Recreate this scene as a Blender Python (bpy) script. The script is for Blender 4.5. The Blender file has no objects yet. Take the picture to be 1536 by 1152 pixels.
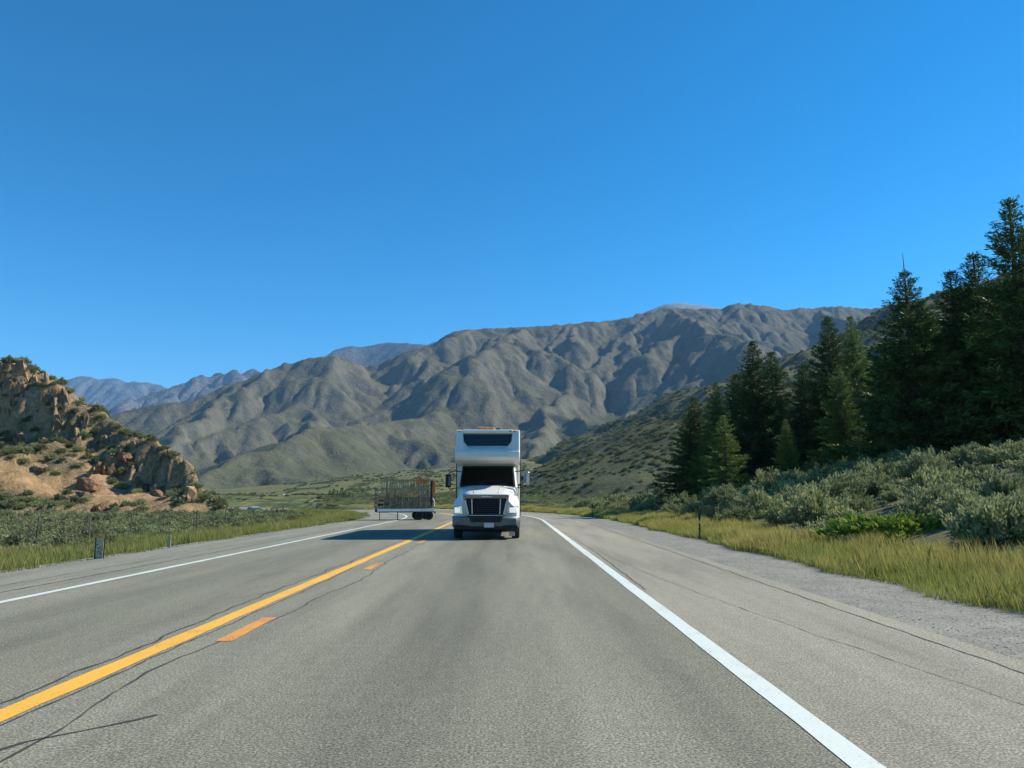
import bpy, bmesh, math, random
import numpy as np
from mathutils import Vector, Matrix, Euler
R = math.radians
rng = np.random.default_rng(7)
random.seed(7)
sc = bpy.context.scene
col = sc.collection

# ---------------------------------------------------------------- camera
FPX, CAMH, HORIZON = 1150.0, 1.52, 745.0        # focal length in pixels of a 1536 px wide frame
TILT = math.atan((HORIZON - 576) / FPX)
cam_d = bpy.data.cameras.new('camera')
cam = bpy.data.objects.new('camera', cam_d)
col.objects.link(cam)
cam_d.sensor_width = 36.0
cam_d.lens = 36.0 * FPX / 1536.0
cam_d.clip_start = 0.1
cam_d.clip_end = 40000
cam.location = (0, 0, CAMH)
cam.rotation_euler = (R(90) + TILT, 0, 0)
sc.camera = cam

# ---------------------------------------------------------------- sky, sun, exposure
SUN_AZ = math.atan2(0.94, 0.29)                  # from straight ahead (+Y) towards the right (+X)
SUN_EL = R(39)
world = bpy.data.worlds.new('World')
sc.world = world
world.use_nodes = True
wn, wl = world.node_tree.nodes, world.node_tree.links
bg = wn['Background']
sky = wn.new('ShaderNodeTexSky')
sky.sky_type = 'NISHITA'
sky.sun_disc = False
sky.sun_elevation = SUN_EL
sky.sun_rotation = SUN_AZ
sky.altitude = 2200
sky.air_density = 1.0
sky.dust_density = 0.3
sky.ozone_density = 3.2
hs = wn.new('ShaderNodeHueSaturation')
hs.inputs['Saturation'].default_value = 1.40
hs.inputs['Hue'].default_value = 0.485
wl.new(sky.outputs[0], hs.inputs['Color'])
gm = wn.new('ShaderNodeGamma'); gm.inputs['Gamma'].default_value = 1.15
wl.new(hs.outputs[0], gm.inputs['Color'])
wl.new(gm.outputs[0], bg.inputs['Color'])
bg.inputs['Strength'].default_value = 0.088
sun_d = bpy.data.lights.new('sun', 'SUN')
sun = bpy.data.objects.new('sun', sun_d)
col.objects.link(sun)
sun_d.energy = 4.8
sun_d.angle = R(0.53)
sun_d.color = (1.0, 0.93, 0.82)
to_sun = Vector((math.sin(SUN_AZ) * math.cos(SUN_EL), math.cos(SUN_AZ) * math.cos(SUN_EL), math.sin(SUN_EL)))
sun.rotation_euler = to_sun.to_track_quat('Z', 'Y').to_euler()
sun.location = to_sun * 60
sc.view_settings.view_transform = 'Standard'
sc.view_settings.look = 'None'
sc.view_settings.gamma = 1
sc.view_settings.exposure = 0.78
sc.view_settings.use_curve_mapping = False
sc.cycles.use_denoising = True
sc.cycles.max_bounces = 5
sc.cycles.transparent_max_bounces = 8

# ---------------------------------------------------------------- helpers
_c, _s = math.cos(TILT), math.sin(TILT)
def P(px, py, Y):
    """world point seen at pixel (px, py) of the photograph at forward distance Y"""
    xc, yc = (px - 768) / FPX, (576 - py) / FPX
    t = Y / (_c - yc * _s)
    return (xc * t, Y, CAMH + (_s + yc * _c) * t)
def G(px, py, z=0.0):
    xc, yc = (px - 768) / FPX, (576 - py) / FPX
    t = (z - CAMH) / (_s + yc * _c)
    return (xc * t, (_c - yc * _s) * t, z)
def project(x, y, z):
    dz = z - CAMH
    f = y * _c + dz * _s
    return 768 + FPX * x / f, 576 - FPX * (-y * _s + dz * _c) / f

class MB:
    """collects shapes for one mesh"""
    def __init__(self): self.v, self.f = [], []
    def add(self, vs, fs):
        o = len(self.v)
        self.v += [tuple(p) for p in vs]
        self.f += [tuple(i + o for i in f) for f in fs]
        return self
    def box(self, a, b):
        x0, y0, z0 = a; x1, y1, z1 = b
        return self.add([(x0,y0,z0),(x1,y0,z0),(x1,y1,z0),(x0,y1,z0),(x0,y0,z1),(x1,y0,z1),(x1,y1,z1),(x0,y1,z1)],
                        [(0,3,2,1),(4,5,6,7),(0,1,5,4),(1,2,6,5),(2,3,7,6),(3,0,4,7)])
    def hexa(self, lo, hi):
        """lo, hi: four points each, in matching order"""
        return self.add(list(lo) + list(hi), [(0,3,2,1),(4,5,6,7),(0,1,5,4),(1,2,6,5),(2,3,7,6),(3,0,4,7)])
    def rings(self, rings, closed=True, caps=True):
        n = len(rings[0]); vs = [p for r in rings for p in r]; fs = []
        for i in range(len(rings) - 1):
            for j in range(n if closed else n - 1):
                k = (j + 1) % n
                fs.append((i*n + j, i*n + k, (i+1)*n + k, (i+1)*n + j))
        if caps and closed:
            fs.append(tuple(range(n))[::-1]); fs.append(tuple((len(rings)-1)*n + j for j in range(n)))
        return self.add(vs, fs)
    def tube(self, pts, r, n=8):
        pts = [Vector(p) for p in pts]
        rr = r if isinstance(r, (list, tuple)) else [r] * len(pts)
        rings = []
        for i, p in enumerate(pts):
            d = (pts[min(i+1, len(pts)-1)] - pts[max(i-1, 0)]).normalized()
            a = d.cross(Vector((0,0,1)) if abs(d.z) < 0.9 else Vector((1,0,0))).normalized()
            b = d.cross(a)
            rings.append([tuple(p + (a*math.cos(2*math.pi*k/n) + b*math.sin(2*math.pi*k/n)) * rr[i]) for k in range(n)])
        return self.rings(rings)
    def prism_x(self, prof, x0, x1):
        """closed (y, z) outline pushed along x"""
        n = len(prof)
        return self.rings([[(x0, y, z) for y, z in prof], [(x1, y, z) for y, z in prof]])
    def prism_y(self, prof, y0, y1):
        return self.rings([[(x, y0, z) for x, z in prof], [(x, y1, z) for x, z in prof]])
    def build(self, name, mat, parent=None, smooth=False, bevel=0, seg=2):
        me = bpy.data.meshes.new(name)
        me.from_pydata(self.v, [], self.f)
        bm = bmesh.new(); bm.from_mesh(me)
        bmesh.ops.recalc_face_normals(bm, faces=bm.faces)
        bm.to_mesh(me); bm.free()
        o = bpy.data.objects.new(name, me)
        col.objects.link(o)
        if mat: me.materials.append(mat)
        if smooth: me.shade_smooth()
        if bevel:
            md = o.modifiers.new('bevel', 'BEVEL'); md.width = bevel; md.segments = seg; md.limit_method = 'ANGLE'; md.angle_limit = R(35)
            me.shade_smooth()
            md.harden_normals = True
        if parent: o.parent = parent
        return o

def np_mesh(name, V, F, mat=None, smooth=False, uv=None, attrs=None):
    """V (n,3) array, F (m,k) array of one polygon size"""
    V = np.asarray(V, np.float32); F = np.asarray(F, np.int32)
    me = bpy.data.meshes.new(name)
    k = F.shape[1]
    me.vertices.add(len(V)); me.vertices.foreach_set('co', V.ravel())
    me.loops.add(F.size); me.loops.foreach_set('vertex_index', F.ravel())
    me.polygons.add(len(F)); me.polygons.foreach_set('loop_start', np.arange(0, F.size, k, dtype=np.int32))
    if uv is not None:
        l = me.uv_layers.new(name='UVMap')
        l.data.foreach_set('uv', np.asarray(uv, np.float32)[F.ravel()].ravel())
    for nm, arr in (attrs or {}).items():
        arr = np.asarray(arr, np.float32)
        if arr.ndim == 1:
            me.attributes.new(nm, 'FLOAT', 'POINT').data.foreach_set('value', arr)
        else:
            me.attributes.new(nm, 'FLOAT_COLOR', 'POINT').data.foreach_set('color', np.c_[arr, np.ones(len(arr))].astype(np.float32).ravel())
    me.update(calc_edges=True)
    if smooth: me.polygons.foreach_set('use_smooth', np.ones(len(F), bool))
    if mat: me.materials.append(mat)
    return me
def link(name, me, parent=None):
    o = bpy.data.objects.new(name, me); col.objects.link(o)
    if parent: o.parent = parent
    return o
def empty(name, loc=(0,0,0), rz=0.0):
    o = bpy.data.objects.new(name, None); col.objects.link(o)
    o.location = loc; o.rotation_euler = (0, 0, rz); o.empty_display_size = 0.2
    return o
def tag(o, label, cat=None, group=None, kind=None):
    if label: o['label'] = label
    if cat: o['category'] = cat
    if group: o['group'] = group
    if kind: o['kind'] = kind
    return o
def copy_tree(o, parent=None):
    c = o.copy(); col.objects.link(c); c.parent = parent
    for ch in o.children: copy_tree(ch, c)
    return c

# ---------------------------------------------------------------- noise (numpy)
_perm = np.random.default_rng(11).permutation(256)
_perm = np.r_[_perm, _perm]
_ga = np.random.default_rng(12).uniform(0, 2*np.pi, 256)
_gx, _gy = np.cos(_ga), np.sin(_ga)
def perlin(x, y, seed=0):
    x = np.asarray(x, float) + seed * 17.31; y = np.asarray(y, float) + seed * 9.77
    xi, yi = np.floor(x).astype(int), np.floor(y).astype(int)
    xf, yf = x - xi, y - yi
    u, v = xf*xf*xf*(xf*(xf*6-15)+10), yf*yf*yf*(yf*(yf*6-15)+10)
    def g(i, j):
        h = _perm[_perm[(xi+i) & 255] + ((yi+j) & 255)]
        return _gx[h] * (xf - i) + _gy[h] * (yf - j)
    a = g(0,0); b = g(1,0); c = g(0,1); d = g(1,1)
    return (a + u*(b-a) + v*(c + u*(d-c) - a - u*(b-a))) * 1.5
def fbm(x, y, oct=5, seed=0, gain=0.5):
    r = 0; a = 1.0; f = 1.0
    for i in range(oct):
        r = r + a * perlin(x*f, y*f, seed + i*3); a *= gain; f *= 2.03
    return r
def ridged(x, y, oct=5, seed=0, gain=0.5):
    r = 0; a = 1.0; f = 1.0
    for i in range(oct):
        r = r + a * (1 - 2*np.abs(perlin(x*f, y*f, seed + i*3))); a *= gain; f *= 2.07
    return r
def sstep(a, b, x):
    t = np.clip((x - a) / (b - a), 0, 1); return t*t*(3 - 2*t)

# ---------------------------------------------------------------- materials
def new_mat(name):
    m = bpy.data.materials.new(name); m.use_nodes = True
    nt = m.node_tree
    return m, nt, nt.nodes, nt.links, nt.nodes['Principled BSDF']
def lin(c): return (c[0], c[1], c[2], 1)
def mat(name, c, rough=0.6, metal=0.0, c2=None, scale=8.0, bump=0.0, bscale=40.0, spec=0.4, coat=0.0, emit=0.0):
    m, nt, n, l, b = new_mat(name)
    b.inputs['Base Color'].default_value = lin(c); b.inputs['Roughness'].default_value = rough
    b.inputs['Metallic'].default_value = metal; b.inputs['Specular IOR Level'].default_value = spec
    b.inputs['Coat Weight'].default_value = coat
    tc = n.new('ShaderNodeTexCoord')
    if c2:
        t = n.new('ShaderNodeTexNoise'); t.inputs['Scale'].default_value = scale; t.inputs['Detail'].default_value = 6
        l.new(tc.outputs['Object'], t.inputs['Vector'])
        r = n.new('ShaderNodeValToRGB'); r.color_ramp.elements[0].position = .36; r.color_ramp.elements[1].position = .66
        r.color_ramp.elements[0].color = lin(c); r.color_ramp.elements[1].color = lin(c2)
        l.new(t.outputs['Fac'], r.inputs[0]); l.new(r.outputs[0], b.inputs['Base Color'])
    if bump:
        t = n.new('ShaderNodeTexNoise'); t.inputs['Scale'].default_value = bscale; t.inputs['Detail'].default_value = 5
        l.new(tc.outputs['Object'], t.inputs['Vector'])
        bp = n.new('ShaderNodeBump'); bp.inputs['Strength'].default_value = bump; bp.inputs['Distance'].default_value = 0.02
        l.new(t.outputs['Fac'], bp.inputs['Height']); l.new(bp.outputs[0], b.inputs['Normal'])
    if emit:
        b.inputs['Emission Color'].default_value = lin(c); b.inputs['Emission Strength'].default_value = emit
    return m
def ramp(n, l, src, stops):
    r = n.new('ShaderNodeValToRGB'); e = r.color_ramp.elements
    while len(e) < len(stops): e.new(0.5)
    for i, (p, c) in enumerate(stops):
        e[i].position = p; e[i].color = lin(c) if len(c) == 3 else c
    l.new(src, r.inputs[0]); return r.outputs[0]
def noise(n, l, vec, scale, detail=5, rough=0.55, dist=0.0):
    t = n.new('ShaderNodeTexNoise'); t.inputs['Scale'].default_value = scale; t.inputs['Detail'].default_value = detail
    t.inputs['Roughness'].default_value = rough; t.inputs['Distortion'].default_value = dist
    l.new(vec, t.inputs['Vector']); return t.outputs['Fac']
def mix(n, l, fac, a, b, mode='MIX'):
    m = n.new('ShaderNodeMix'); m.data_type = 'RGBA'; m.blend_type = mode
    if isinstance(fac, (int, float)): m.inputs[0].default_value = fac
    else: l.new(fac, m.inputs[0])
    for k, s in ((6, a), (7, b)):
        if isinstance(s, tuple): m.inputs[k].default_value = lin(s)
        else: l.new(s, m.inputs[k])
    return m.outputs[2]
def math_n(n, l, op, a, b=0.0):
    m = n.new('ShaderNodeMath'); m.operation = op
    for k, s in enumerate((a, b)):
        if isinstance(s, (int, float)): m.inputs[k].default_value = s
        else: l.new(s, m.inputs[k])
    return m.outputs[0]
def attr(n, name):
    a = n.new('ShaderNodeAttribute'); a.attribute_name = name; return a
def bumpn(n, l, b, h, strength, dist):
    bp = n.new('ShaderNodeBump'); bp.inputs['Strength'].default_value = strength; bp.inputs['Distance'].default_value = dist
    l.new(h, bp.inputs['Height']); l.new(bp.outputs[0], b.inputs['Normal'])
# ================================================================ the road
# centre-line reference = the solid yellow line: straight, then a long left-hand bend, then back
def build_path():
    pts = []; x, y, phi, s, ds = -3.58, -30.0, 0.0, -30.0, 1.0
    while s < 420:
        pts.append((s, x, y, phi))
        k = 0.0
        if 49 < s <= 110: k = -1/82.0
        elif 120 < s <= 160: k = 1/75.0
        elif s > 185: k = -1/240.0
        phi += k * ds; x += math.sin(phi) * ds; y += math.cos(phi) * ds; s += ds
    return np.array(pts)
PATH = build_path()
def road_z(s): return -1.9 * sstep(92, 150, np.asarray(s, float))
def road_pt(s, u):
    s = np.asarray(s, float)
    x = np.interp(s, PATH[:,0], PATH[:,1]); y = np.interp(s, PATH[:,0], PATH[:,2]); ph = np.interp(s, PATH[:,0], PATH[:,3])
    return x + u*np.cos(ph), y - u*np.sin(ph), road_z(s)
def road_su(X, Y):
    """nearest station and signed offset (right positive) of ground points"""
    X = np.asarray(X, float).ravel(); Y = np.asarray(Y, float).ravel()
    S = np.zeros(len(X)); U = np.full(len(X), 1e4)
    near = np.where((np.abs(X) < 170) & (Y < 330) & (Y > -60))[0]
    for a in range(0, len(near), 4000):
        i = near[a:a+4000]
        d2 = (X[i,None] - PATH[None,:,1])**2 + (Y[i,None] - PATH[None,:,2])**2
        k = d2.argmin(1)
        ph = PATH[k,3]; dx = X[i] - PATH[k,1]; dy = Y[i] - PATH[k,2]
        S[i] = PATH[k,0] + dx*np.sin(ph) + dy*np.cos(ph); U[i] = dx*np.cos(ph) - dy*np.sin(ph)
    return S, U
# offsets from the yellow line
U_LG, U_LW, U_RW, U_RP, U_RG = -6.65, -3.85, 5.60, 8.35, 10.3    # left grass, left white, right white, right pavement edge, right gravel edge

def ground_h(X, Y):
    shp = np.shape(X); X = np.asarray(X, float).ravel(); Y = np.asarray(Y, float).ravel()
    S, U = road_su(X, Y)
    rz = road_z(S)
    right = U > 0
    # open land either side
    rise = 0.225*np.clip(X - 8.3, 0, 16) + 0.10*np.clip(X - 24.3, 0, 60)
    fade = 1 - sstep(62, 120, Y + 0.25*np.clip(X, 0, 60)*0)
    zr = -0.12 + rise*fade + 0.012*np.clip(Y - 120, 0, 700)
    zr += 0.22*fbm(X/6.0, Y/6.0, 4, 3) * sstep(8.0, 13, X) * (Y < 300)
    az = X / np.maximum(Y, 1)
    zl = -0.55 - 1.45*sstep(60, 135, Y) + 0.014*np.clip(Y - 170, 0, 650)*sstep(-0.40, -0.12, az)
    zl += 0.14*fbm(X/7.0, Y/7.0, 3, 5) * (Y < 400)
    w = sstep(-8, 4, U)
    w = np.where(U > 9e3, sstep(-0.15, 0.0, az), w)
    open_z = zl*(1-w) + zr*w
    out = np.where(right, U - U_RG, U_LG - U)          # metres outside the formation
    t = sstep(0.0, 4.0, out)
    z = (rz - 0.07)*(1-t) + open_z*t
    z = np.where(U > 9e3, open_z, z)
    # soft grassy hump inside the bend, which hides the road beyond it
    hump = 0.55*np.exp(-((X + 31)**2/90.0 + (Y - 88)**2/160.0))
    z = z + hump*t
    return z.reshape(shp)

def ribbon(name, s0, s1, u0, u1, dz, material, parent=None, ds=1.0, nu=2, wob=0.0, seed=0):
    s = np.arange(s0, s1 + 1e-6, ds); us = np.linspace(0, 1, nu)
    SS, T = np.meshgrid(s, us, indexing='ij')
    e0 = u0 + wob*fbm(SS*0.7, SS*0 + seed, 4, seed); e1 = u1 + wob*fbm(SS*0.7, SS*0 + seed + 50, 4, seed + 1)
    UU = e0 + (e1 - e0)*T
    x, y, z = road_pt(SS, UU)
    V = np.c_[x.ravel(), y.ravel(), (z + dz).ravel()]
    n = len(s); i = np.arange(n-1)[:,None]*nu + np.arange(nu-1)[None,:]; i = i.ravel()
    F = np.c_[i, i+1, i+nu+1, i+nu][:, ::-1]
    F = np.c_[i, i+1, i+1+nu, i+nu]
    me = np_mesh(name, V, F, material, smooth=True, uv=np.c_[UU.ravel(), SS.ravel()])
    return link(name, me, parent)

def asphalt_mat():
    m, nt, n, l, b = new_mat('worn asphalt')
    uv = n.new('ShaderNodeUVMap'); sep = n.new('ShaderNodeSeparateXYZ'); l.new(uv.outputs[0], sep.inputs[0])
    tc = n.new('ShaderNodeTexCoord'); ob = tc.outputs['Object']
    u = sep.outputs[0]
    un = math_n(n, l, 'ADD', math_n(n, l, 'MULTIPLY', u, 0.05), 0.5)   # -10..10 -> 0..1
    f = lambda x: 0.5 + x*0.05
    lane, worn, sh, shl = (.156,.155,.115), (.200,.197,.148), (.236,.224,.172), (.202,.199,.154)
    base = ramp(n, l, un, [(f(-6.7), shl), (f(-3.95), shl), (f(-3.8), worn), (f(-1.9), lane), (f(0.1), worn), (f(1.4), worn),
                           (f(2.7), (.138,.137,.104)), (f(4.2), worn), (f(5.45), lane), (f(5.75), sh), (f(8.35), sh)])
    # patches stretched along the road
    mp = n.new('ShaderNodeMapping'); mp.inputs['Scale'].default_value = (1.1, .10, 1); l.new(uv.outputs[0], mp.inputs[0])
    big = noise(n, l, mp.outputs[0], 1.4, 5, .6)
    base = mix(n, l, 1.0, base, ramp(n, l, big, [(.25, (.70,.70,.71)), (.5, (1,1,1)), (.75, (1.20,1.20,1.18))]), 'MULTIPLY')
    mid = noise(n, l, ob, 7.0, 4, .6)
    base = mix(n, l, 1.0, base, ramp(n, l, mid, [(.3, (.88,.88,.88)), (.7, (1.10,1.10,1.09))]), 'MULTIPLY')
    ag = noise(n, l, ob, 52.0, 4, .8)
    base = mix(n, l, 1.0, base, ramp(n, l, ag, [(.36, (.30,.30,.30)), (.5, (.95,.95,.95)), (.64, (2.05,2.03,1.92))]), 'MULTIPLY')
    vo = n.new('ShaderNodeTexVoronoi'); vo.inputs['Scale'].default_value = 24; l.new(ob, vo.inputs['Vector'])
    spk = ramp(n, l, vo.outputs['Distance'], [(.11, (1,1,1)), (.18, (0,0,0))])
    base = mix(n, l, math_n(n, l, 'MULTIPLY', spk, .6), base, (.42,.40,.36))
    l.new(base, b.inputs['Base Color']); b.inputs['Roughness'].default_value = .82; b.inputs['Specular IOR Level'].default_value = .25
    bumpn(n, l, b, ag, .55, .012)
    return m
def paint_mat(name, c, wear):
    m, nt, n, l, b = new_mat(name)
    tc = n.new('ShaderNodeTexCoord'); ob = tc.outputs['Object']
    a = noise(n, l, ob, 45, 5, .7); big = noise(n, l, ob, 1.2, 4, .6)
    f = math_n(n, l, 'ADD', math_n(n, l, 'MULTIPLY', a, .60), math_n(n, l, 'MULTIPLY', big, .40))
    dark = tuple(x*.55 for x in c)
    base = ramp(n, l, f, [(wear - .05, (.17,.165,.14)), (wear, dark), (wear + .06, c), (1, c)])
    l.new(base, b.inputs['Base Color']); b.inputs['Roughness'].default_value = .6
    bumpn(n, l, b, a, .3, .006)
    return m
M_asph = asphalt_mat()
M_white = paint_mat('white road paint', (.58,.63,.56), .40)
M_yellow = paint_mat('yellow road paint', (.76,.40,.035), .39)
M_orange = paint_mat('worn orange-yellow paint', (.66,.29,.05), .44)
M_tar = mat('crack and tar', (.045,.043,.04), .75, bump=.3)

road = ribbon('road', -25, 400, U_LG, U_RP, 0.0, M_asph, nu=24, ds=1.0)
tag(road, 'grey two lane asphalt highway running ahead and bending left behind the motorhome', kind='structure')
ribbon('yellow_line', -25, 72, -.11, .11, .005, M_yellow, road, ds=.5, wob=.02, seed=1)
ribbon('white_edge_line', -25, 400, U_RW - .10, U_RW + .10, .005, M_white, road, ds=.5, wob=.010, seed=2)
ribbon('white_edge_line', -25, 400, U_LW - .075, U_LW + .075, .005, M_white, road, ds=.5, wob=.010, seed=3)
k = 0
for s in (0.2, 8.45, 16.55, 25.7, 34.5, 43.5, 52.5):
    ribbon('yellow_dash', s, s + 1.6, .42, .60, .005, M_orange, road, ds=.2, wob=.012, seed=9 + k); k += 1
# seams and cracks: thin dark strips lying on the asphalt
def crack(name, pts, w, seed=0, wob=.03):
    pts = np.array(pts, float)                       # (s, u)
    s = np.arange(pts[0,0], pts[-1,0], .12); u = np.interp(s, pts[:,0], pts[:,1])
    u = u + wob*(fbm(s*1.3, s*0 + seed*3.1, 4, seed)*1.4)
    ww = w*(.35 + 1.0*np.abs(fbm(s*2.2, s*0 + 7 + seed, 3, seed + 5)))
    x0, y0, z0 = road_pt(s, u - ww/2); x1, y1, z1 = road_pt(s, u + ww/2)
    n = len(s); V = np.empty((2*n, 3)); V[0::2] = np.c_[x0, y0, z0 + .0035]; V[1::2] = np.c_[x1, y1, z1 + .0035]
    i = np.arange(n - 1)*2
    return link(name, np_mesh(name, V, np.c_[i, i+1, i+3, i+2], M_tar), road)
crack('crack', [(3, .62), (5.2, .60), (6.5, .42), (7.6, .40), (9.2, .55), (10.8, .66), (12, .62), (14.5, .80), (16.5, .72), (19, .62), (22, .66), (26, .55)], .028, 1)
crack('crack', [(4.6, .38), (5.1, .55), (5.5, .95), (5.75, 1.12)], .05, 2)
crack('crack', [(2, .17), (7, .16), (12, .19), (17, .17)], .03, 3, .02)
crack('crack', [(4, -.25), (8, -.22), (12, -.30), (18, -.24), (23, -.28), (30, -.22)], .035, 4, .04)
crack('crack', [(11.6, -.9), (12.4, -.4), (12.9, -.2)], .02, 5)
crack('crack', [(15.0, -1.5), (16.4, -.7), (17.4, -.2)], .02, 6)
crack('crack', [(3, 7.75), (6, 7.35), (9, 6.95), (12, 6.60), (15, 6.35), (19, 6.1), (24, 5.95)], .011, 7, .03)
crack('crack', [(13, 5.78), (16, 5.82), (22, 5.9), (30, 5.85)], .03, 8, .03)
crack('seam', [(-20, 8.02), (20, 8.03), (60, 8.02), (110, 8.02)], .032, 9, .02)
crack('seam', [(-20, -4.62), (20, -4.6), (60, -4.62), (110, -4.6)], .055, 10, .012)
crack('seam', [(-20, -5.25), (20, -5.22), (60, -5.25)], .03, 11, .02)

# gravel shoulder: a sheet with loose stones on it
def gravel_mat(name, a, bcol, c):
    m, nt, n, l, b = new_mat(name)
    tc = n.new('ShaderNodeTexCoord'); ob = tc.outputs['Object']
    vo = n.new('ShaderNodeTexVoronoi'); vo.inputs['Scale'].default_value = 40; l.new(ob, vo.inputs['Vector'])
    g = n.new('ShaderNodeSeparateColor'); l.new(vo.outputs['Color'], g.inputs[0])
    base = ramp(n, l, g.outputs[0], [(0, a), (.5, bcol), (1, c)])
    base = mix(n, l, 1.0, base, ramp(n, l, noise(n, l, ob, 1.3, 5), [(.3, (.78,.78,.78)), (.7, (1.15,1.15,1.15))]), 'MULTIPLY')
    l.new(base, b.inputs['Base Color']); b.inputs['Roughness'].default_value = .9
    bumpn(n, l, b, vo.outputs['Distance'], -.5, .015)
    return m
M_gravel = gravel_mat('shoulder gravel', (.115,.115,.090), (.185,.181,.145), (.27,.258,.208))
def stone_mesh():
    V = np.array([(1,0,0),(-1,0,0),(0,1,0),(0,-1,0),(0,0,1),(0,0,-1)], float)*np.array([1,.8,.55])
    F = np.array([(0,2,4),(2,1,4),(1,3,4),(3,0,4),(2,0,5),(1,2,5),(3,1,5),(0,3,5)])
    return V, F
def stones(name, n, s0, s1, u0, u1, r0, r1, dz, material, parent, bias=1.0):
    V0, F0 = stone_mesh()
    s = s0 + (s1 - s0)*rng.random(n)**bias; u = u0 + (u1 - u0)*rng.random(n)
    x, y, z = road_pt(s, u)
    r = r0 + (r1 - r0)*rng.random(n)**2.2
    a = rng.random(n)*6.28
    jit = 1 + .5*(rng.random((n, 6, 3)) - .5)
    W = V0[None]*jit*r[:,None,None]
    X = W[...,0]*np.cos(a)[:,None] - W[...,1]*np.sin(a)[:,None] + x[:,None]
    Y = W[...,0]*np.sin(a)[:,None] + W[...,1]*np.cos(a)[:,None] + y[:,None]
    Z = W[...,2] + (z + dz - r*.08)[:,None]
    Vv = np.stack([X, Y, Z], -1).reshape(-1, 3)
    Ff = (F0[None] + 6*np.arange(n)[:,None,None]).reshape(-1, 3)
    o = link(name, np_mesh(name, Vv, Ff, material), parent)
    o['kind'] = 'stuff'
    return o
M_stone = mat('loose gravel stones', (.15,.147,.118), .9, c2=(.29,.278,.225), scale=9)
gsh = ribbon('gravel_shoulder', -25, 200, U_RP - .25, U_RG + .35, -.03, M_gravel, nu=5)
tag(gsh, 'strip of loose grey gravel between the right shoulder and the tall grass', kind='structure')
stones('gravel_stones', 14000, 3, 60, U_RP + .02, U_RG + .3, .007, .024, -.03, M_stone, gsh, 1.7)
gsl = ribbon('gravel_edge', -25, 120, U_LG - .6, U_LG + .3, -.03, M_gravel, nu=4)
tag(gsl, 'narrow dusty gravel edge between the left shoulder and the grass', kind='structure')
stones('gravel_stones', 4500, 9, 70, U_LG - .45, U_LG + .18, .012, .05, -.02, M_stone, gsl, 1.5)

# ================================================================ the ground sheet
def axis(fine0, fine1, step, lo, hi, grow=1.16):
    a = list(np.arange(fine0, fine1 + 1e-6, step))
    d = step
    while a[-1] < hi: d *= grow; a.append(a[-1] + d)
    d = step
    while a[0] > lo: d *= grow; a.insert(0, a[0] - d)
    return np.array(a)
gx = axis(-62, 42, .6, -9000, 9000); gy = axis(4, 135, .7, -400, 13000)
GX, GY = np.meshgrid(gx, gy, indexing='xy')
GZ = ground_h(GX, GY)
def grid_faces(nx, ny):
    i = (np.arange(ny-1)[:,None]*nx + np.arange(nx-1)[None,:]).ravel()
    return np.c_[i, i+1, i+nx+1, i+nx]
def ground_mat():
    m, nt, n, l, b = new_mat('dry grass and soil')
    tc = n.new('ShaderNodeTexCoord'); ob = tc.outputs['Object']
    big = noise(n, l, ob, .035, 5, .6, .4); mid = noise(n, l, ob, .9, 5, .65); fine = noise(n, l, ob, 9, 4, .7)
    grass = ramp(n, l, mid, [(.3, (.060,.075,.030)), (.55, (.110,.115,.045)), (.75, (.190,.165,.075))])
    soil = ramp(n, l, mid, [(.3, (.11,.09,.06)), (.7, (.24,.19,.125))])
    base = mix(n, l, ramp(n, l, big, [(.44, (0,0,0)), (.58, (.75,.75,.75))]), grass, soil)
    # far meadows are greener
    sep = n.new('ShaderNodeSeparateXYZ'); l.new(ob, sep.inputs[0])
    far = n.new('ShaderNodeMapRange'); far.inputs[1].default_value = 60; far.inputs[2].default_value = 130; l.new(sep.outputs[1], far.inputs[0])
    mp = n.new('ShaderNodeMapping'); mp.inputs['Scale'].default_value = (.012, .03, 1); l.new(ob, mp.inputs[0])
    band = noise(n, l, mp.outputs[0], 1.0, 6, .65, .6)
    meadow = ramp(n, l, band, [(.32, (.055,.085,.035)), (.48, (.105,.125,.045)), (.60, (.20,.185,.085)), (.72, (.085,.11,.045))])
    meadow = mix(n, l, 1.0, meadow, ramp(n, l, noise(n, l, ob, .25, 6, .7), [(.35, (.55,.6,.55)), (.65, (1.2,1.2,1.15))]), 'MULTIPLY')
    base = mix(n, l, far.outputs[0], base, meadow)
    base = mix(n, l, 1.0, base, ramp(n, l, fine, [(.3, (.7,.7,.7)), (.7, (1.2,1.2,1.2))]), 'MULTIPLY')
    l.new(base, b.inputs['Base Color']); b.inputs['Roughness'].default_value = .95; b.inputs['Specular IOR Level'].default_value = .1
    bumpn(n, l, b, fine, .6, .08)
    return m
ground = link('ground', np_mesh('ground', np.c_[GX.ravel(), GY.ravel(), GZ.ravel()], grid_faces(len(gx), len(gy)), ground_mat(), smooth=True))
tag(ground, 'valley floor of dry grass, soil and green meadow on both sides of the highway', kind='structure')
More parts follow.
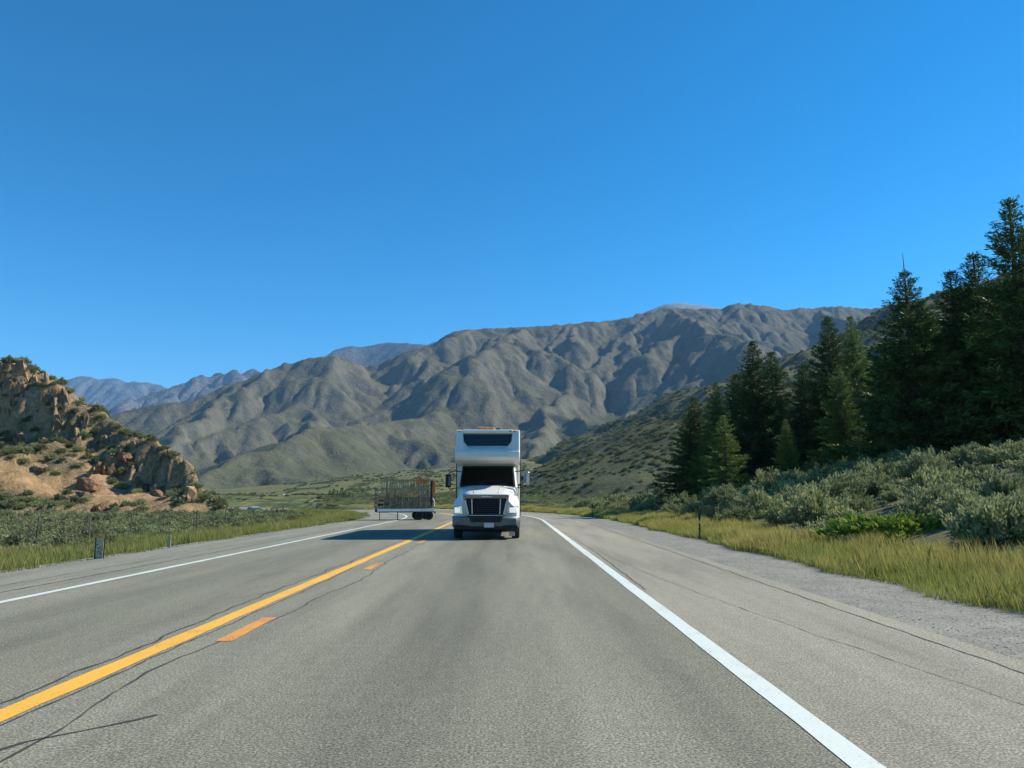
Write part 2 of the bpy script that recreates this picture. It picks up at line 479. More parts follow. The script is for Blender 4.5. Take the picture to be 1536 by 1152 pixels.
# ================================================================ mountains
def branch(ridges, every, length, drop, side, seed, ang=(50, 78)):
    """side spurs leaving the given ridge lines left and right, falling less steeply than the slope they stand on"""
    r = np.random.default_rng(seed); out = []
    for rd in ridges:
        if isinstance(rd, tuple): rd = rd[1]
        p = np.array([P(*q) if not isinstance(q, np.ndarray) else q for q in rd])
        if p[0,2] < p[-1,2]: p = p[::-1]
        seg = np.hypot(*(p[1:,:2] - p[:-1,:2]).T); cum = np.r_[0, np.cumsum(seg)]
        sd = 1
        for s in np.arange(every*.5, cum[-1], every):
            s = s + every*.35*r.uniform(-1, 1); sd = -sd
            q = np.array([np.interp(s, cum, p[:,k]) for k in range(3)])
            k = min(np.searchsorted(cum, s), len(p)-1); k = max(k, 1)
            d = (p[k,:2] - p[k-1,:2]); d = d/(np.hypot(*d) + 1e-9)
            a = sd*R(r.uniform(*ang)); c_, s_ = math.cos(a), math.sin(a)
            e = np.array([d[0]*c_ - d[1]*s_, d[0]*s_ + d[1]*c_])
            L = length*r.uniform(.6, 1.25); line = [q - np.array([0, 0, 3.0])]
            for j in range(1, 5):
                b = r.uniform(-.22, .22); e = np.array([e[0]*math.cos(b) - e[1]*math.sin(b), e[0]*math.sin(b) + e[1]*math.cos(b)])
                line.append(np.array([line[-1][0] + e[0]*L/4, line[-1][1] + e[1]*L/4, line[-1][2] - drop*L/4*r.uniform(.75, 1.25)]))
            out.append((side*r.uniform(.9, 1.1), line))
    return out
def tent(X, Y, ridges, side=.8, power=1.0):
    """height field under ridge lines: highest of (ridge height - side slope * distance)"""
    H = np.full(X.shape, -1e9)
    for rd in ridges:
        sl = side
        if isinstance(rd, tuple): sl, rd = rd
        p = np.array([P(*q) if not isinstance(q, np.ndarray) else q for q in rd])
        for a, b in zip(p[:-1], p[1:]):
            dx, dy = b[0]-a[0], b[1]-a[1]; L2 = dx*dx + dy*dy
            t = np.clip(((X - a[0])*dx + (Y - a[1])*dy)/L2, 0, 1)
            d = np.hypot(X - a[0] - t*dx, Y - a[1] - t*dy)
            H = np.maximum(H, a[2] + t*(b[2]-a[2]) - sl*d**power)
    return H
def erode(H, cell, rounds=8, n=14000, steps=48, k_er=.28, k_dep=.12, seed=3):
    """rain drops run down the slope, cutting gullies and dropping what they carry"""
    r = np.random.default_rng(seed); ny, nx = H.shape; H = H / cell
    for rd in range(rounds):
        x = r.uniform(2, nx-4, n); y = r.uniform(2, ny-4, n); vx = np.zeros(n); vy = np.zeros(n)
        sed = np.zeros(n); sp = np.ones(n); live = np.ones(n, bool)
        for st in range(steps):
            xi = x.astype(int); yi = y.astype(int); fx = x - xi; fy = y - yi
            h00 = H[yi, xi]; h10 = H[yi, xi+1]; h01 = H[yi+1, xi]; h11 = H[yi+1, xi+1]
            gxx = (h10-h00)*(1-fy) + (h11-h01)*fy; gyy = (h01-h00)*(1-fx) + (h11-h10)*fx
            h0 = h00*(1-fx)*(1-fy) + h10*fx*(1-fy) + h01*(1-fx)*fy + h11*fx*fy
            vx = vx*.35 - gxx*.65; vy = vy*.35 - gyy*.65
            L = np.hypot(vx, vy) + 1e-9; vx /= L; vy /= L
            nx_ = np.clip(x + vx, 2, nx-4); ny_ = np.clip(y + vy, 2, ny-4)
            xj = nx_.astype(int); yj = ny_.astype(int); gx_ = nx_ - xj; gy_ = ny_ - yj
            h1 = H[yj,xj]*(1-gx_)*(1-gy_) + H[yj,xj+1]*gx_*(1-gy_) + H[yj+1,xj]*(1-gx_)*gy_ + H[yj+1,xj+1]*gx_*gy_
            dh = h1 - h0
            cap = np.maximum(-dh, .02)*sp*1.6
            dep = np.where(dh > 0, np.minimum(dh, sed), np.where(sed > cap, (sed - cap)*k_dep, 0))
            er = np.where((dh < 0) & (sed < cap), np.minimum((cap - sed)*k_er, -dh*.6), 0)
            alive = (xj > 3) & (xj < nx-6) & (yj > 3) & (yj < ny-6) & live
            ch = np.clip((dep - er)*.55, -.12, .06)*alive
            live = alive
            for oy, ox, w in ((0,0,(1-fx)*(1-fy)), (0,1,fx*(1-fy)), (1,0,(1-fx)*fy), (1,1,fx*fy)):
                np.add.at(H, (yi+oy, xi+ox), ch*w)
            sed = sed - dep + er; sp = np.clip(sp*.97 - dh*.25, .2, 3.0)
            x, y = nx_, ny_
    return H*cell
def blur(H, it=1):
    for _ in range(it):
        K = np.pad(H, 1, mode='edge')
        H = (K[:-2,1:-1] + K[2:,1:-1] + K[1:-1,:-2] + K[1:-1,2:] + 2*K[1:-1,1:-1])/6
    return H
def range_mat(name, low, high, rock, shrub, zlo, zhi, s1, shrub_amt=.5, bump=.5):
    m, nt, n, l, b = new_mat(name)
    tc = n.new('ShaderNodeTexCoord'); ob = tc.outputs['Object']
    sep = n.new('ShaderNodeSeparateXYZ'); l.new(ob, sep.inputs[0])
    w = noise(n, l, ob, s1*.12, 6, .6, .5)
    mr = n.new('ShaderNodeMapRange'); mr.inputs[1].default_value = zlo; mr.inputs[2].default_value = zhi
    l.new(math_n(n, l, 'ADD', sep.outputs[2], math_n(n, l, 'MULTIPLY', math_n(n, l, 'SUBTRACT', w, .5), (zhi-zlo)*1.6)), mr.inputs[0])
    base = mix(n, l, mr.outputs[0], low, high)
    geo = n.new('ShaderNodeNewGeometry'); sp = n.new('ShaderNodeSeparateXYZ'); l.new(geo.outputs['Normal'], sp.inputs[0])
    steep = n.new('ShaderNodeMapRange'); steep.inputs[1].default_value = .82; steep.inputs[2].default_value = .62
    l.new(math_n(n, l, 'ADD', sp.outputs[2], math_n(n, l, 'MULTIPLY', math_n(n, l, 'SUBTRACT', noise(n, l, ob, s1*.6, 6, .7), .5), .5)), steep.inputs[0])
    base = mix(n, l, steep.outputs[0], base, rock)
    pat = noise(n, l, ob, s1*.35, 7, .65, .3)
    base = mix(n, l, 1.0, base, ramp(n, l, pat, [(.30, (.70,.73,.74)), (.52, (1,1,1)), (.72, (1.25,1.2,1.1))]), 'MULTIPLY')
    sh = noise(n, l, ob, s1*3.2, 4, .75)
    base = mix(n, l, math_n(n, l, 'MULTIPLY', ramp(n, l, sh, [(.48, (0,0,0)), (.60, (1,1,1))]), shrub_amt), base, shrub)
    l.new(base, b.inputs['Base Color']); b.inputs['Roughness'].default_value = .95; b.inputs['Specular IOR Level'].default_value = .08
    hh = math_n(n, l, 'ADD', noise(n, l, ob, s1*.9, 7, .68), math_n(n, l, 'MULTIPLY', sh, .25))
    bumpn(n, l, b, hh, bump, 5.0/s1*.02*10)
    return m
def tent_local(H, X, Y, WX, WY, ridges, reach):
    """as tent(), but each short spur only touches its own neighbourhood"""
    x0, y0, c = X[0,0], Y[0,0], X[0,1] - X[0,0]
    for sl, line in ridges:
        for a, b in zip(line[:-1], line[1:]):
            i0 = max(int((min(a[0], b[0]) - reach - x0)/c), 0); i1 = min(int((max(a[0], b[0]) + reach - x0)/c) + 1, X.shape[1])
            j0 = max(int((min(a[1], b[1]) - reach - y0)/c), 0); j1 = min(int((max(a[1], b[1]) + reach - y0)/c) + 1, X.shape[0])
            if i1 <= i0 or j1 <= j0: continue
            w, v = WX[j0:j1,i0:i1], WY[j0:j1,i0:i1]; dx, dy = b[0]-a[0], b[1]-a[1]
            t = np.clip(((w - a[0])*dx + (v - a[1])*dy)/(dx*dx + dy*dy + 1e-9), 0, 1)
            d = np.hypot(w - a[0] - t*dx, v - a[1] - t*dy)
            H[j0:j1,i0:i1] = np.maximum(H[j0:j1,i0:i1], a[2] + t*(b[2]-a[2]) - sl*d)
    return H
def field(name, x0, x1, y0, y1, cell, ridges, side, floor, nz, material, label, er=None, seed=0, skirt=-5, power=1.0, fine=None, soften=1):
    x = np.arange(x0, x1, cell); y = np.arange(y0, y1, cell)
    X, Y = np.meshgrid(x, y, indexing='xy')
    wl_ = nz[1]
    WX = X + nz[2]*fbm(X/wl_, Y/wl_, 4, seed + 31); WY = Y + nz[2]*fbm(X/wl_, Y/wl_, 4, seed + 41)
    H = tent(WX, WY, ridges, side, power)
    if fine: H = tent_local(H, X, Y, WX, WY, fine, 170)
    fl = floor(X, Y)
    k = 25.0*cell/8
    H = np.maximum(H, fl) + k*np.exp(-np.abs(H - fl)/k)*.35
    rel = np.clip((H - fl*.3)/max(1.0, nz[3]), .05, 1)
    H = H + nz[0]*rel*(ridged(X/wl_, Y/wl_, 6, seed, .55) - .6)
    if er: H = erode(H, cell, **er)
    H = blur(H, soften)
    # run the rim below ground
    edge = np.minimum.reduce([X - x0, x1 - cell - X, Y - y0, y1 - cell - Y])/(cell*4)
    H = np.where(edge < 1, H*np.clip(edge, 0, 1) + skirt*(1 - np.clip(edge, 0, 1)), H)
    o = link(name, np_mesh(name, np.c_[X.ravel(), Y.ravel(), H.ravel()], grid_faces(len(x), len(y)), material, smooth=True))
    tag(o, label, kind='structure')
    return X, Y, H, o

M_main = range_mat('mountain slopes', (.094,.096,.052), (.104,.098,.062), (.132,.125,.092), (.045,.055,.032), 60, 420, .05, .34, .5)
main_ridges = [
    [(542,552,2900),(596,534,2900),(642,517,2950),(689,496,3000),(713,491,3000),(755,492,3050),(820,488,3100),(917,482,3200),(955,474,3200),(989,463,3250),(1071,464,3300),(1114,454,3300),(1133,459,3300),(1182,465,3350),(1230,461,3400),(1326,462,3400),(1450,468,3400),(1640,470,3400)],
    [(60,660,2300),(164,625,2300),(220,611,2350),(286,602,2400),(314,590,2450),(361,573,2500),(408,552,2550),(469,536,2600),(492,535,2600),(520,539,2650),(556,562,2800)],
    (0.76, [(713,491,3000),(656,525,2800),(630,564,2550),(618,600,2350),(560,640,2050),(520,655,1850)]),
    (0.68, [(590,542,2900),(572,564,2700),(503,589,2450),(437,611,2300),(357,640,2100),(262,669,1900),(225,685,1800)]),
    (0.60, [(720,592,2250),(640,625,2000),(560,637,1800),(490,640,1600),(440,652,1500),(400,674,1400),(340,697,1300),(285,722,1200)]),
    (0.68, [(408,552,2550),(392,578,2450),(330,600,2350),(280,628,2200),(220,652,2100),(185,668,2000)]),
    (0.72, [(500,536,2600),(492,560,2500),(455,592,2400),(420,615,2300)]),
    (0.76, [(850,487,3100),(835,520,2900),(800,560,2600),(775,600,2300),(740,640,2000),(690,688,1600),(640,712,1350)]),
    (0.72, [(989,463,3250),(940,500,3000),(905,535,2800),(870,570,2500),(830,602,2200),(805,645,1900),(790,690,1500)]),
    (0.79, [(1114,454,3300),(1085,490,3100),(1072,512,3000),(1030,540,2750),(1000,577,2550),(960,608,2350),(920,635,2100)]),
    (0.80, [(1114,454,3300),(1150,498,3100),(1128,532,2900),(1098,566,2700),(1060,600,2500)]),
    (0.76, [(1230,461,3400),(1200,510,3150),(1160,552,2850),(1130,590,2600)]),
    (0.76, [(755,492,3050),(775,520,2950),(768,548,2800),(730,580,2550)]),
    (.7, [(1326,462,3400),(1320,520,3100),(1300,580,2800)]),
]
sub = branch(main_ridges, 360, 820, .37, .82, 4)
main_ridges += sub
fine_ridges = branch(sub, 230, 280, .44, .95, 6) + branch(main_ridges[:14], 250, 320, .44, .95, 8)
field('mountain_range', -2100, 2300, 950, 3750, 8.0, main_ridges, .75,
      lambda X, Y: -8 + .075*np.clip(Y - 1150, 0, 1e9) + 10*fbm(X/500, Y/500, 3, 8), (6, 130, 30, 300), M_main,
      'long brown and grey mountain range across the valley behind the motorhome',
      er=dict(rounds=3, n=15000, steps=46), seed=2, fine=fine_ridges, soften=0)
# low rise in front of its foot, behind the trailer
M_foot = range_mat('yellow-green foothill', (.155,.155,.062), (.165,.150,.085), (.15,.14,.10), (.060,.075,.040), 5, 60, .22, .5, .5)
footfield = field('foothill', -420, 260, 420, 1150, 5.0,
      [(.12, [(455,748,620),(500,741,640),(560,729,680),(640,716,720),(700,702,780),(760,694,850),(830,690,900)]), (.16, [(690,716,700),(760,720,640),(830,730,560)]),
       (.2, [(430,735,1100),(330,730,1150)])], .14,
      lambda X, Y: -6 + 0*X, (3, 120, 20, 40), M_foot, 'low yellow-green foothill rising behind the flatbed trailer', seed=5)
# hills on the right, dotted with brush
M_hill = range_mat('brushy hillside', (.105,.110,.056), (.120,.115,.066), (.14,.13,.095), (.035,.048,.028), 5, 160, .55, .65, .6)
hillA = field('brushy_hill', -60, 1150, 250, 1150, 5.0,
      [(.50, [(770,705,980),(800,690,960),(860,655,930),(941,623,900),(1013,590,860),(1095,566,820),(1193,531,780),(1335,465,720),(1427,436,690),(1560,400,660),(1800,360,640)]),
       (.42, [(1095,566,820),(1040,610,700),(990,650,600)]), (.42, [(1250,505,760),(1200,580,620),(1150,640,500)])], .36,
      lambda X, Y: -6 + 0*X, (3.5, 70, 16, 80), M_hill, 'dark brush-dotted hill climbing to the right behind the conifers',
      er=dict(rounds=4, n=6000, steps=36), seed=7)
hillB = field('brushy_hill', -40, 420, 150, 560, 3.0,
      [(.40, [(790,738,470),(830,722,455),(900,692,430),(970,655,405),(1037,613,385),(1110,592,365),(1250,580,345),(1450,575,330)])], .3,
      lambda X, Y: -5 + 0*X, (1.6, 30, 8, 40), M_hill, 'nearer dark spur of brush sloping down to the meadow right of the motorhome', seed=9)
# far blue mountains
M_far = range_mat('distant grey rock', (.07,.085,.085), (.095,.105,.105), (.16,.165,.16), (.04,.05,.05), 100, 900, .012, .45, .9)
field('far_mountain', -8600, -3200, 7600, 11500, 28.0,
      [[(-200,560,9200),(0,566,9200),(85,568,9000),(150,568,9000),(165,567,9000),(190,575,9000),(250,579,9200),(300,590,9500)],
       (.6, [(120,568,9000),(110,590,8500),(90,610,8000)]), (.6, [(170,570,9000),(200,600,8400),(230,620,8000)]), (.6, [(60,568,9000),(40,600,8400)])], .62,
      lambda X, Y: -20 + .06*np.clip(Y - 7600, 0, 1e9), (45, 500, 120, 900), M_far,
      'flat-topped pale blue mountain farthest away at the left', er=dict(rounds=5, n=9000, steps=40), seed=12)
field('far_mountain', -4300, -1500, 4800, 7600, 18.0,
      [[(150,618,5600),(175,612,5700),(215,597,5900),(260,584,6000),(300,573,6100),(318,572,6100),(335,560,6200),(350,555,6200),(380,556,6300),(420,557,6300),(520,575,6300)],
       (.7, [(260,584,6000),(250,600,5600),(225,618,5300)]), (.7, [(345,556,6200),(330,585,5700),(300,605,5300)]), (.7, [(400,557,6300),(390,580,5800)])], .7,
      lambda X, Y: -20 + .05*np.clip(Y - 4800, 0, 1e9), (45, 300, 70, 500), M_far,
      'pale rocky mountain with a ragged crest behind the left shoulder of the range', er=dict(rounds=6, n=9000, steps=40), seed=14)
field('far_mountain', -2600, 400, 5600, 7400, 24.0,
      [[(430,560,6300),(515,533,6400),(560,521,6500),(600,513,6500),(655,509,6500),(700,512,6500)], (.6, [(590,514,6500),(560,545,6100)])], .6,
      lambda X, Y: -20 + .08*np.clip(Y - 5600, 0, 1e9), (60, 800, 100, 600), M_far,
      'hazy blue ridge peeping over the saddle in the middle of the range', seed=16)
M_dome = range_mat('bare grey dome', (.19,.195,.185), (.22,.22,.205), (.21,.205,.19), (.14,.14,.13), 100, 900, .012, .3, .4)
field('far_mountain', 700, 2900, 5200, 6800, 24.0,
      [[(960,468,6000),(1000,459,6000),(1020,457,6000),(1050,457,6000),(1075,462,6000),(1130,472,6000)]], .55,
      lambda X, Y: -20 + .08*np.clip(Y - 5200, 0, 1e9), (20, 900, 60, 600), M_dome,
      'bare grey dome just showing above the crest of the range', seed=18)
# ================================================================ the rocky hill on the left
HR = [(346,776,78),(330,757,80),(300,722,83),(285,699,85),(262,686,86),(232,668,88),(205,653,90),(180,635,92),(150,613,94),(120,597,95),(95,581,96),(70,560,97),(45,553,98),(20,545,99),(0,538,100),(-100,492,103),(-250,440,108),(-420,410,114)]
HP = np.array([P(*q) for q in HR]); HARC = np.r_[0, np.cumsum(np.hypot(*(HP[1:,:2] - HP[:-1,:2]).T))]; HPX = np.array([q[0] for q in HR], float)
def hill_q(X, Y):
    """nearest crest point: pixel station, distance, crest height"""
    best = np.full(X.shape, 1e9); px = np.zeros(X.shape); zc = np.zeros(X.shape); back = np.zeros(X.shape, bool)
    for k in range(len(HP)-1):
        a, b = HP[k], HP[k+1]
        dx, dy = b[0]-a[0], b[1]-a[1]; t = np.clip(((X-a[0])*dx + (Y-a[1])*dy)/(dx*dx+dy*dy), 0, 1)
        d = np.hypot(X-a[0]-t*dx, Y-a[1]-t*dy); m = d < best
        best = np.where(m, d, best); back = np.where(m, dx*(Y-a[1]) - dy*(X-a[0]) < 0, back); px = np.where(m, HPX[k] + t*(HPX[k+1]-HPX[k]), px); zc = np.where(m, a[2] + t*(b[2]-a[2]), zc)
    return px, np.where(back, best*3.5, best), zc
def cliff_frac(px): return np.interp(px, [-500, 20, 100, 140, 175, 205, 225, 285, 300, 320], [.45, .45, .40, .30, .12, .35, .52, .50, .25, .05])
def hill_h(X, Y, detail=True):
    shp = np.shape(X); X = np.asarray(X, float); Y = np.asarray(Y, float)
    wx = X + 1.0*fbm(X/5, Y/5, 4, 61); wy = Y + 1.0*fbm(X/5, Y/5, 4, 63)
    px, d, zc = hill_q(wx, wy)
    D = np.interp(px, [-420, 0, 200, 285, 315, 346], [70, 58, 44, 22, 10, 4]); q = d/D
    cf = cliff_frac(px)
    if detail:      # fractured columns: each stands a little proud of or behind its neighbours
        hsh = lambda a: np.mod(np.sin(a*12.9898 + 4.1)*43758.5453, 1.0)
        arc = np.interp(px, HPX[::-1], HARC[::-1])
        zz = zc*(1 - cf*np.clip(q/.09, 0, 1))
        for w_, amp, ln, sd in ((2.7, 2.0, .45, 0), (1.05, .95, .55, 50), (.5, .35, .3, 90)):
            sv = (arc + ln*zz + 1.1*fbm(X/4, Y/4, 3, 65 + sd))/w_
            cell = np.floor(sv); brk = np.floor(zz/(1.6*w_) + 3*hsh(cell + sd))
            off = hsh(cell + sd)*.65 + hsh(cell*7.3 + brk*3.1 + sd)*.35 - .5
            edge = np.abs(np.mod(sv, 1) - .5)*2
            q = q + (amp*off + .35*amp*np.clip((edge - .8)/.2, 0, 1))/D*np.clip(cf*2.2, 0, 1)*np.clip(1 - np.abs(q - .06)/.14, 0, 1)
    c = sstep(.0, 1.0, np.clip((q - .012)/.085, 0, 1))
    prof = 1 - cf*c - (1 - cf)*(1 - (1 - np.clip(q, 0, 1))**1.25)
    gb = np.minimum(-.8, ground_h(X, Y) - .35)
    z = gb + (zc - gb)*np.clip(prof, 0, 1)
    z = z - np.clip(q - 1, 0, 3)*1.5
    if detail:
        face = np.exp(-((q - .05)/.06)**2)*cf*2
        col_ = ridged((X + .35*Y)/2.1, (Y - .4*X)/9.0, 4, 71)
        z = z + face*.25*(col_ - .5) + .45*fbm(X/4.5, Y/4.5, 5, 73)*np.clip(1.3 - q, 0, 1) + .10*fbm(X/.9, Y/.9, 3, 75)
    return z
HC = .26
hx = np.arange(-112, -18, HC); hy = np.arange(34, 122, HC)
HX, HY = np.meshgrid(hx, hy, indexing='xy'); HZ = hill_h(HX, HY)
pxs, pys = project(HX, HY, HZ)
qpx, qd, qz = hill_q(HX, HY)
blob = lambda cx, cy, rx, ry: np.exp(-(((pxs-cx)/rx)**2 + ((pys-cy)/ry)**2))
bare = blob(60, 722, 110, 26) + .9*blob(180, 745, 70, 20) + .8*blob(240, 760, 50, 18) + .7*blob(300, 770, 30, 12) + .5*blob(70, 655, 60, 14) + .5*blob(0, 690, 60, 20)
bare = np.clip(bare + .55*fbm(HX/5, HY/5, 4, 81)*bare + .25*fbm(HX/3, HY/3, 3, 83), 0, 1)
rockm = np.clip(np.exp(-((qd - 3.2)/3.0)**2)*cliff_frac(qpx)*2.4, 0, 1)
def hill_mat():
    m, nt, n, l, b = new_mat('rocky hillside')
    tc = n.new('ShaderNodeTexCoord'); ob = tc.outputs['Object']
    mid = noise(n, l, ob, .5, 6, .65, .3); fine = noise(n, l, ob, 4.0, 5, .7)
    soil = ramp(n, l, mid, [(.3, (.20,.140,.075)), (.55, (.33,.22,.110)), (.75, (.44,.31,.165))])
    scrub = ramp(n, l, fine, [(.35, (.055,.062,.035)), (.52, (.12,.115,.07)), (.68, (.25,.20,.125))])
    rock = ramp(n, l, noise(n, l, ob, 1.1, 7, .7, .6), [(.3, (.15,.112,.078)), (.5, (.32,.22,.13)), (.66, (.50,.32,.175)), (.8, (.42,.32,.23))])
    base = mix(n, l, attr(n, 'bare').outputs['Fac'], scrub, soil)
    base = mix(n, l, attr(n, 'rock').outputs['Fac'], base, rock)
    base = mix(n, l, 1.0, base, ramp(n, l, fine, [(.3, (.7,.7,.7)), (.7, (1.25,1.22,1.18))]), 'MULTIPLY')
    l.new(base, b.inputs['Base Color']); b.inputs['Roughness'].default_value = .95; b.inputs['Specular IOR Level'].default_value = .1
    bumpn(n, l, b, fine, .8, .25)
    return m
hill = link('rocky_hill', np_mesh('rocky_hill', np.c_[HX.ravel(), HY.ravel(), HZ.ravel()], grid_faces(len(hx), len(hy)), hill_mat(), attrs={'bare': bare.ravel(), 'rock': rockm.ravel()}))
tag(hill, 'tan rocky hill with broken brown cliffs at the left edge of the photo', kind='structure')

def rock_mat(name, stops, sc_=.9):
    m, nt, n, l, b = new_mat(name)
    tc = n.new('ShaderNodeTexCoord'); oi = n.new('ShaderNodeObjectInfo'); geo = n.new('ShaderNodeNewGeometry')
    pos = geo.outputs['Position']
    base = ramp(n, l, noise(n, l, pos, sc_, 7, .7, .5), stops)
    base = mix(n, l, 1.0, base, ramp(n, l, oi.outputs['Random'], [(0, (.62,.62,.62)), (1, (1.25,1.18,1.1))]), 'MULTIPLY')
    l.new(base, b.inputs['Base Color']); b.inputs['Roughness'].default_value = .92; b.inputs['Specular IOR Level'].default_value = .15
    bumpn(n, l, b, noise(n, l, pos, 3.2, 7, .75, .3), .9, .22)
    return m
M_rock = rock_mat('fractured brown rock', [(.28, (.13,.100,.070)), (.46, (.25,.180,.115)), (.6, (.38,.255,.15)), (.75, (.50,.33,.19))])
M_boulder = rock_mat('red-brown boulder rock', [(.3, (.12,.075,.05)), (.55, (.26,.15,.09)), (.75, (.36,.23,.14))])
def rock_variant(seed, sub=2, squash=(1,1,1), amp=.26):
    bm = bmesh.new(); bmesh.ops.create_cube(bm, size=1.6)
    bmesh.ops.subdivide_edges(bm, edges=bm.edges, cuts=sub, use_grid_fill=True)
    r = np.random.default_rng(seed)
    planes = [(Vector(r.normal(size=3)).normalized(), r.uniform(.55, .92)) for _ in range(9)]
    for v in bm.verts:
        for pn, pd in planes:
            k = v.co.dot(pn) - pd
            if k > 0: v.co -= pn*k
        v.co += Vector(r.normal(size=3))*amp*.16
        v.co = Vector((v.co.x*squash[0], v.co.y*squash[1], v.co.z*squash[2]))
    me = bpy.data.meshes.new('rock'); bm.to_mesh(me); bm.free()
    return me
slab_meshes = []
for k in range(9):
    me = rock_variant(100 + k, 2, (.66, .50, 1.30), .42); me.materials.append(M_rock); slab_meshes.append(me)
r_ = np.random.default_rng(21)
gyy, gxx = np.gradient(HZ, HC)
steepness = np.hypot(gxx, gyy)*rockm*(pxs > -30)*(pxs < 305)*(qd < 6.8)*(fbm(HX/4.2, HY/4.2, 3, 92) > -.22)*(gyy > -.3)
steepness = np.where(np.hypot(gxx, gyy) > .75, steepness, 0)
cand = r_.choice(HX.size, 9000, p=(steepness/steepness.sum()).ravel())
placed = []
for k in cand:
    if len(placed) >= 75: break
    x, y, z = HX.flat[k], HY.flat[k], HZ.flat[k]
    big = r_.uniform(.42, .85)*(1.5 if r_.random() < .3 else 1)*(1.25 if pxs.flat[k] < 150 else .85)
    if qd.flat[k] < 1.5 and r_.random() < .7: continue
    if any((x-a)**2 + (y-b)**2 + .25*(z-c)**2 < (.62*big)**2 for a, b, c in placed): continue
    nrm = Vector((-gxx.flat[k], -gyy.flat[k], 1)).normalized()
    o = bpy.data.objects.new('rock_slab', slab_meshes[int(r_.integers(9))]); col.objects.link(o); o.parent = hill
    up = (Vector((0, 0, 1)) - nrm*nrm.z*.55 + Vector((-.36, .0, 0)) + Vector(r_.normal(size=3))*.09).normalized()
    fwd = (nrm - up*nrm.dot(up)).normalized(); side = up.cross(fwd)
    o.rotation_euler = Matrix((side, fwd, up)).transposed().to_euler()
    o.location = Vector((x, y, z)) - nrm*.34*big - Vector((0, 0, .25*big))
    o.scale = (big*r_.uniform(.7, 1.25), big*r_.uniform(.6, .9), big*r_.uniform(1.3, 2.3))
    placed.append((x, y, z))
# separate boulders on the slope
def on_hill(px, py):
    """first hit of the view ray with the hill"""
    Y = np.arange(38, 118, .1); p = np.array([P(px, py, y) for y in Y]); h = hill_h(p[:,0], p[:,1])
    k = np.argmax(p[:,2] <= h); return p[k]
BOULDERS = [(131,734,1.25,'large round red-brown boulder in the middle of the bare tan slope','r'), (126,748,.95,'dark flat boulder just below the large red-brown boulder','d'),
            (62,706,.95,'lone dark boulder high on the bare tan patch at the left','d'), (287,752,1.15,'tall pointed dark boulder near the right toe of the rocky hill','t'),
            (266,750,.8,'small dark boulder beside the tall pointed boulder','d'), (215,738,1.0,'blocky brown boulder under the right cliff of the rocky hill','r'),
            (236,742,.7,'small brown boulder between the blocky boulder and the dark ones','d'), (150,765,.7,'low tan boulder at the lower edge of the bare slope','r'),
            (190,690,.9,'pale squarish boulder at the left foot of the right cliff','r'), (330,778,.6,'small pale boulder at the very toe of the rocky hill','r')]
for k, (px, py, s, lab, kd) in enumerate(BOULDERS):
    p = on_hill(px, py)
    me = rock_variant(300 + k, 3, {'r': (1, .9, .85), 'd': (1, .9, .6), 't': (.7, .7, 1.3)}[kd], .3)
    me.materials.append(M_boulder if kd == 'r' else M_rock)
    o = link('boulder', me); o.location = (p[0], p[1], p[2] + .25*s); o.scale = (s,)*3; o.rotation_euler = (0, 0, k*1.3)
    tag(o, lab, 'boulder', 'boulders lying on the rocky hill')
# ================================================================ plants
def leaf_mat(name, stops, rough=.75, transl=.28, attr_name=None, island=True):
    m, nt, n, l, b = new_mat(name)
    geo = n.new('ShaderNodeNewGeometry'); oi = n.new('ShaderNodeObjectInfo')
    if attr_name: base = attr(n, attr_name).outputs['Color']
    else: base = ramp(n, l, geo.outputs['Random Per Island'], stops)
    base = mix(n, l, 1.0, base, ramp(n, l, oi.outputs['Random'], [(0, (.72,.76,.74)), (1, (1.28,1.2,1.1))]), 'MULTIPLY')
    l.new(base, b.inputs['Base Color']); b.inputs['Roughness'].default_value = rough; b.inputs['Specular IOR Level'].default_value = .2
    tr = n.new('ShaderNodeBsdfTranslucent'); l.new(base, tr.inputs['Color'])
    mx = n.new('ShaderNodeMixShader'); mx.inputs[0].default_value = transl
    l.new(b.outputs[0], mx.inputs[1]); l.new(tr.outputs[0], mx.inputs[2]); l.new(mx.outputs[0], n['Material Output'].inputs[0])
    return m
M_sage = leaf_mat('sagebrush leaves', [(0, (.150,.182,.078)), (.5, (.240,.275,.128)), (1, (.36,.385,.20))])
M_sage_d = leaf_mat('dark scrub leaves', [(0, (.115,.135,.068)), (.5, (.19,.21,.105)), (1, (.28,.285,.155))])
M_rabbit = leaf_mat('bright green brush leaves', [(0, (.10,.17,.025)), (.5, (.17,.26,.04)), (1, (.25,.32,.06))])
M_twig = mat('brush twigs', (.10,.075,.05), .9, c2=(.17,.135,.10), scale=20)
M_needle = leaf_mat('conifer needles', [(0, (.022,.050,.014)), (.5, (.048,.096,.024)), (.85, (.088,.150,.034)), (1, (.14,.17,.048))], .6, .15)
M_needle_l = leaf_mat('lighter conifer needles', [(0, (.075,.135,.030)), (.5, (.135,.22,.045)), (1, (.23,.28,.07))], .6, .2)  # paler green trees; the pale tone also paints sunlight onto the lit ones
M_bark = mat('conifer bark', (.055,.042,.032), .95, c2=(.13,.10,.075), scale=14, bump=.6, bscale=30)

